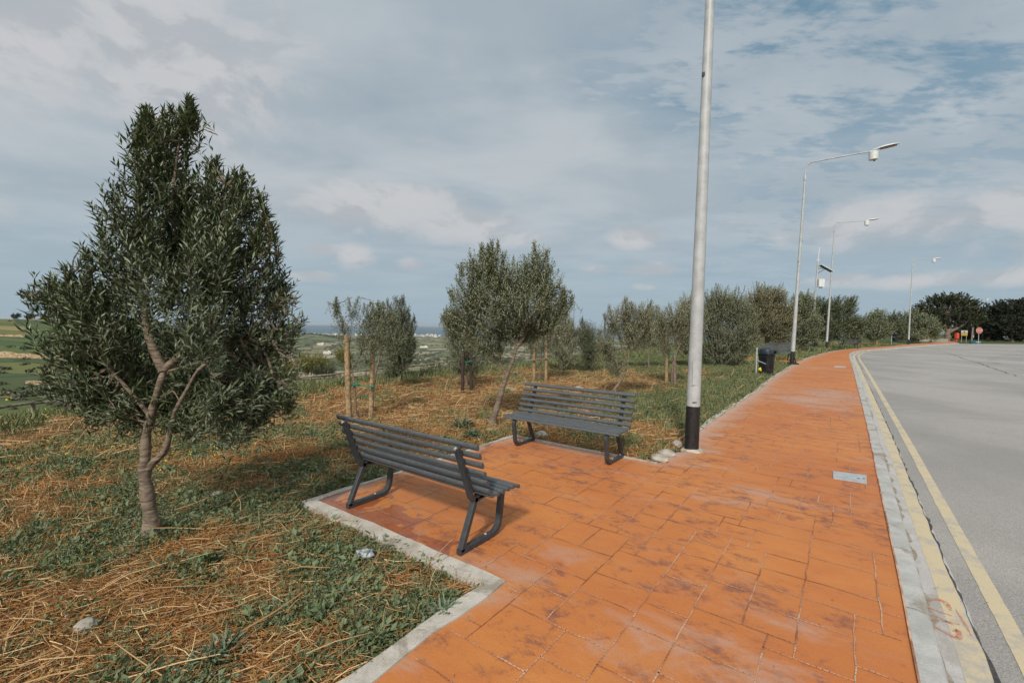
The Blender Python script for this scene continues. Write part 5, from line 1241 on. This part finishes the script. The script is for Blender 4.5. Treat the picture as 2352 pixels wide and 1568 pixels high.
    stuff('grass', [blades(11000, 1.6, 8, 6, .075, .0032, .05, ns=1.2), blades(13000, 7, 26, 9, .11, .010, .2), blades(16000, 6, 40, 12, .13, .012, .3, rightlawn, .9), blades(16000, 7, 30, 11, .24, .016, .2, browz, .9, dmax=7),
                    blades(9000, 25, 75, 10, .26, .035, .0, lambda x, y, d: (pdist(x, y, left_far) < 14), .9, dmax=4)], 'grass_leaf', 'short green and yellowing grass over the verge and brow', 'grass')
    def flw(n, r0_, r1_, s, hz, extra):
        x, y = scatter(n, r0_, r1_); d = brow_d(x, y); ok = on_lawn(x, y, .1) & extra(x, y, d); x, y = x[ok], y[ok]; n = len(x); z = ground_z(x, y)+hz*rng.uniform(.5, 1.2, n); K = 6
        P = (np.stack((x, y, z), 1)[:, None, :]+rng.normal(0, s*.5, (n, K, 3))).reshape(-1, 3); D = rand_unit(n*K); return [P, D, nrm(rand_unit(n*K)+np.array([0, -.5, 1.])), np.full(n*K, s), np.full(n*K, s*.8)]
    stuff('yellow_flowers', [flw(260, 6, 14, .02, .12, lambda x, y, d: d > -5), flw(900, 9, 26, .045, .40, lambda x, y, d: (d > 1.0) & (d < 7) & (fbm(x, y, .5, 2) > .52))], 'flower_yellow', 'scattered small yellow wild flowers by the fence', 'flowers')
    stuff('pale_flowers', [flw(160, 1.8, 7, .009, .04, lambda x, y, d: d < 0)], 'flower_pale', 'tiny pale and lilac flowers among the weeds', 'flowers')
cover()
# spiky broad grass clumps in the foreground, each a plant of its own
def plant(px, py, n, L, Wd, matn, label, name='weed_plant', cat='plant', droop=.4):
    c = gp(px, py, -.02); c[2] = float(ground_z(c[0], c[1])); P = np.repeat(c[None], n, 0)+rng.normal(0, .02, (n, 3))*np.array([1, 1, .2]); a = rng.uniform(0, 6.28, n); e = rng.uniform(.2, 1.3, n)
    D = np.stack((np.cos(a)*np.cos(e), np.sin(a)*np.cos(e), np.sin(e)), 1); v, t = leaf_arrays(P-c, D, nrm(np.array([0, 0, 1.])+rng.normal(0, .3, (n, 3))), L*rng.uniform(.5, 1.1, n), Wd*rng.uniform(.7, 1.2, n))
    # second tier of leaves along each blade
    P2 = (P-c)+D*L*.45; a2 = a+rng.normal(0, .8, n); D2_ = nrm(np.stack((np.cos(a2), np.sin(a2), rng.uniform(0, .6, n)), 1)); v2, t2 = leaf_arrays(P2, D2_, nrm(np.array([0, 0, 1.])+rng.normal(0, .3, (n, 3))), L*.45*np.ones(n), Wd*np.ones(n))
    o = link(name, npmesh(name, np.concatenate((v, v2)), tris=np.concatenate((t, t2+len(v)))), matn); o.location = tuple(c); tag(o, label, cat, 'larger weeds in the foreground')
plant(1018, 1405, 46, .13, .018, 'weed_blue', 'feathery weed beside the near edging corner')
plant(1035, 1372, 36, .10, .03, 'weed_leaf', 'bright leafy weed where the straw meets the edging corner')
plant(740, 1425, 34, .11, .045, 'weed_leaf', 'broad leaved weed with purple flowers in the lower centre')
plant(470, 1290, 26, .12, .05, 'weed_leaf', 'broad leaved weed below the near olive trunk')
plant(500, 1510, 40, .18, .012, 'weed_blue', 'spiky grassy weed at the bottom of the photo')
plant(860, 1470, 22, .12, .03, 'weed_leaf', 'tall stemmed weed by the white edging')
plant(1060, 985, 60, .30, .014, 'weed_blue', 'tall feathery fennel left of the facing bench', droop=.1)
plant(1085, 1005, 60, .22, .014, 'weed_blue', 'lower feathery fennel at the platform corner')
plant(1478, 1052, 40, .16, .012, 'grass_leaf', 'grass tuft under the right end of the facing bench')
plant(1556, 1040, 40, .13, .012, 'weed_blue', 'small weed tucked against the black lamp base')
plant(1614, 1010, 60, .12, .03, 'weed_leaf', 'round bushy weed just right of the lamp base')
plant(1640, 975, 60, .14, .03, 'weed_leaf', 'leafy weed farther up the verge from the lamp')

# ------------------------------------------------------------------ far landscape
def town():
    G1 = 'white buildings of the town on the coast'
    b_ = MB(); b_.box((0, 0, 0), (1, 1, 1)); b_.box((.1, .1, .55), (.4, .4, .12)); b_.build('tmpb', 'far_wall'); src = bpy.data.objects['tmpb']; me = src.data; bpy.data.objects.remove(src)
    k = 0
    for (x0, x1, n, D0, D1_, lab0) in ((690, 775, 34, 4600, 5500, 'white flat roofed town building on the coast between the near olive and the tan stakes'), (930, 1010, 26, 5000, 5600, 'white flat roofed town building on the coast just left of the round crowned olive'), (1280, 1345, 22, 4300, 5200, 'white flat roofed town building glimpsed between the olives above the facing bench'), (775, 930, 10, 5000, 5500, 'white flat roofed town building on the coast behind the staked young olive')):
        for i in range(n):
            px = rng.uniform(x0, x1); D = rng.uniform(D0, D1_); p = at(px, 760, D); z = float(terrain(p[0], p[1]))
            o = bpy.data.objects.new('town_building', me); COL.objects.link(o); h = rng.uniform(10, 26); o.location = (p[0], p[1], z+h/2-2); o.scale = (rng.uniform(14, 42), rng.uniform(14, 30), h); o.rotation_euler = (0, 0, rng.uniform(0, 1.5))
            tag(o, lab0, 'building', G1)
    for (px, D, w, h, lab) in ((8, 640, 16, 5, 'brownish flat roofed house at the left end of the ridge'), (52, 640, 9, 4, 'small white house between the ridge trees'), (95, 636, 18, 4.5, 'pale long house right of the ridge trees'), (122, 630, 12, 4, 'reddish ridge house near the olive leaves'),
                               (753, 1500, 26, 9, 'pale farmhouse with small tower in the valley'), (738, 2100, 30, 8, 'white farm building left on the valley floor'), (975, 2300, 40, 8, 'long low farm building in the middle of the valley')):
        p = at(px, 740, D); z = float(terrain(p[0], p[1])); t = thing('farmhouse', (p[0], p[1], z), lab, 'house', 'scattered farmhouses'); m = MB(); m.box((0, 0, h/2-.5), (w, w*.6, h)); m.box((w*.2, 0, h+.5), (w*.25, w*.3, h*.5)); m.build('wall', 'far_wall', t)
        m = MB()
        for q in (-.3, 0, .3): m.box((w*q, -w*.3-.05, h*.45), (w*.07, .12, h*.25))
        m.build('window', 'far_window', t)
town()
def scrub():
    P = []; Sz = []
    def add(px0, px1, D0, D1_, n, s0, s1, clump=.5):
        for i in range(n):
            px = rng.uniform(px0, px1); D = D0*(D1_/D0)**rng.random(); p = at(px, 780, D)
            if float(fbm(p[0], p[1], 3/D0, 3)) < clump: continue
            P.append((p[0], p[1], float(terrain(p[0], p[1])))); Sz.append(rng.uniform(s0, s1))
    add(600, 1400, 900, 4200, 1900, 3, 8, .5); add(660, 1400, 250, 900, 500, 1.5, 4, .45); add(-40, 520, 120, 620, 420, 1.0, 3.0, .5); add(-200, 700, 50, 130, 260, .5, 1.4, .4); add(690, 800, 2800, 3600, 260, 7, 14, .3)
    P = np.array(P); Sz = np.array(Sz); K = 34; n = len(P)
    d = rand_unit(n*K); d[:, 2] = np.abs(d[:, 2]); pos = np.repeat(P, K, 0)+d*np.repeat(Sz, K)[:, None]*np.array([1, 1, .7])*rng.uniform(.5, 1, (n*K, 1))*.75
    L = np.repeat(Sz, K)*.5; v, t = leaf_arrays(pos, rand_unit(n*K), nrm(d+rng.normal(0, .4, (n*K, 3))), L, L*.8)
    tag(link('valley_scrub', npmesh('valley_scrub', v, tris=t), 'scrub_leaf'), 'dark bushes and hedges dotted over the far fields', 'scrub', kind='stuff')
scrub()
for (px, D, w, h, lab) in ((36, 620, 20, 14, 'round dark tree on the ridge at the far left'), (70, 618, 24, 19, 'broad umbrella shaped tree on the ridge'), (108, 615, 26, 16, 'low spreading tree on the ridge next to the olive leaves')):
    m2 = D/F; p = at(px, 730, D); z = float(terrain(p[0], p[1])); yb = 730
    tree('ridge_tree', lab, 'tree', D, [(px, 733), (px, 728)], [(px, 725, w*.55, h*.35), (px+w*.3, 722, w*.35, h*.3), (px-w*.25, 727, w*.3, h*.3)], leaf='ficus_leaf', leafL=1.7, leafW=1.0, twig=3.2, K=5, dens=1.2, r0=.4, group='trees on the far ridge', bark='bark_far')
def terrace():
    for (x0, x1, D, h, lab) in ((-60, 150, 235, 3.0, 'long tan rubble terrace wall on the hillside left of the olive'), (-60, 60, 330, 1.6, 'short upper rubble wall on the hillside'), (60, 330, 160, 1.2, 'lower broken terrace wall partly behind the olive')):
        b0 = at(x0, 820, D); t = None; pts = []; n = 60
        for i in range(n+1):
            px = x0+(x1-x0)*i/n; p = at(px, 820, D); p[2] = float(terrain(p[0], p[1])); pts.append(p)
        t = thing('terrace_wall', pts[0], lab, 'wall', 'rubble terrace walls on the hillside'); m = MB(); o = pts[0]
        v = []
        for p in pts:
            hh = h*(.5+.8*float(fbm(p[0], p[1], .15, 3))); v += [(p[0], p[1]-.6, p[2]-1.5), (p[0], p[1]-.4, p[2]+hh), (p[0], p[1]+1.0, p[2]+hh*.9), (p[0], p[1]+1.4, p[2]-1.5)]
        m.add(v, [(i*4+k, (i+1)*4+k, (i+1)*4+k+1, i*4+k+1) for i in range(n) for k in range(3)]); m.build('masonry', 'rubble', t, o)
terrace()

# ------------------------------------------------------------------ cracks and debris on the road
def road_wear():
    def ribbon(pxs, w, name, m, z=RZ+.0022, seed=0):
        P = crom([gp(x, y, z)[:2] for x, y in pxs], 14); n = len(P); L = []; Q = []
        for i in range(n):
            t_ = P[min(i+1, n-1)]-P[max(i-1, 0)]; t_ /= np.linalg.norm(t_)+1e-9; nn = np.array([t_[1], -t_[0]]); k = float(fbm(P[i][0]+seed, P[i][1], 2.5, 4)); j = (float(fbm(P[i][0]+9+seed, P[i][1], 1.7, 3))-.5)*w*5
            ww = w*max(.08, (k-.25)*2.2)*min(1, 4*min(i+.5, n-i)/n); L.append(P[i]+nn*(ww+j)); Q.append(P[i]+nn*(j-ww))
        b_ = MB(); b_.add([(*p, z) for p in L]+[(*p, z) for p in Q], [(i, i+1, n+i+1, n+i) for i in range(n-1)]); tag(b_.build(name, m), kind='structure')
    ribbon([(2118, 797), (2150, 803), (2185, 813), (2215, 824), (2240, 831), (2275, 843), (2310, 855), (2352, 869), (2420, 890)], .045, 'road_crack', 'tar')
    ribbon([(2110, 945), (2140, 946), (2168, 951)], .012, 'road_crack', 'tar', seed=3); ribbon([(2092, 1030), (2110, 1040), (2102, 1052)], .03, 'road_crack', 'tar', seed=5)
    ribbon([(2120, 997), (2126, 999), (2131, 998)], .02, 'road_crack', 'tar', seed=8); ribbon([(2330, 803), (2352, 806), (2400, 808)], .16, 'tyre_mark', 'tar', seed=11); ribbon([(2080, 790.5), (2110, 789.5), (2150, 789)], .08, 'tyre_mark', 'tar', seed=12)
    # dry leaves and grit on the paving and in the gutter
    n = 900; r = 1.8+14*rng.random(n)**1.4; a = rng.uniform(-.3, .95, n); x = np.sin(a)*r; y = np.cos(a)*r
    ip = inside(x, y); ir = inside(x, y, road_poly) & (pdist(x, y, right_line) > .13); dr = pdist(x, y, right_line); dl = pdist(x, y, left_line)
    ok = (ip & ((dl < .5) | (rng.random(n) < .22)) & (dl > .1) & (dr > .03)) | (ir & ((dr < .5) | (rng.random(n) < .12))); x, y = x[ok], y[ok]; ir = ir[ok]; n = len(x)
    P = np.stack((x, y, np.where(ir, RZ+.018, .007)), 1); D = nrm(rng.normal(0, 1, (n, 3))*np.array([1, 1, .12])); N = nrm(rng.normal(0, .2, (n, 3))+np.array([0, 0, 1.])); s_ = rng.uniform(.006, .028, n)
    v, t_ = leaf_arrays(P, D, N, s_, s_*rng.uniform(.2, .7, n)); tag(link('leaf_litter', npmesh('leaf_litter', v, tris=t_), 'straw_fibre'), 'dry leaf bits and grit scattered on the paving and gutter', 'leaf litter', kind='stuff')
road_wear()

# ------------------------------------------------------------------ air
def haze():
    m = bpy.data.materials.new('air'); m.use_nodes = True; t = NT(m.node_tree); t.n.clear(); o = t.new('ShaderNodeOutputMaterial'); v = t.new('ShaderNodeVolumePrincipled')
    v.inputs['Color'].default_value = (.80, .90, 1, 1); v.inputs['Density'].default_value = 3.6e-5; v.inputs['Anisotropy'].default_value = .2; t.l.new(v.outputs[0], o.inputs['Volume']); MATS['air'] = m
    b_ = MB(); b_.box((0, 0, -67), (60000, 60000, 186)); ob = b_.build('haze', 'air'); tag(ob, kind='stuff')
haze()
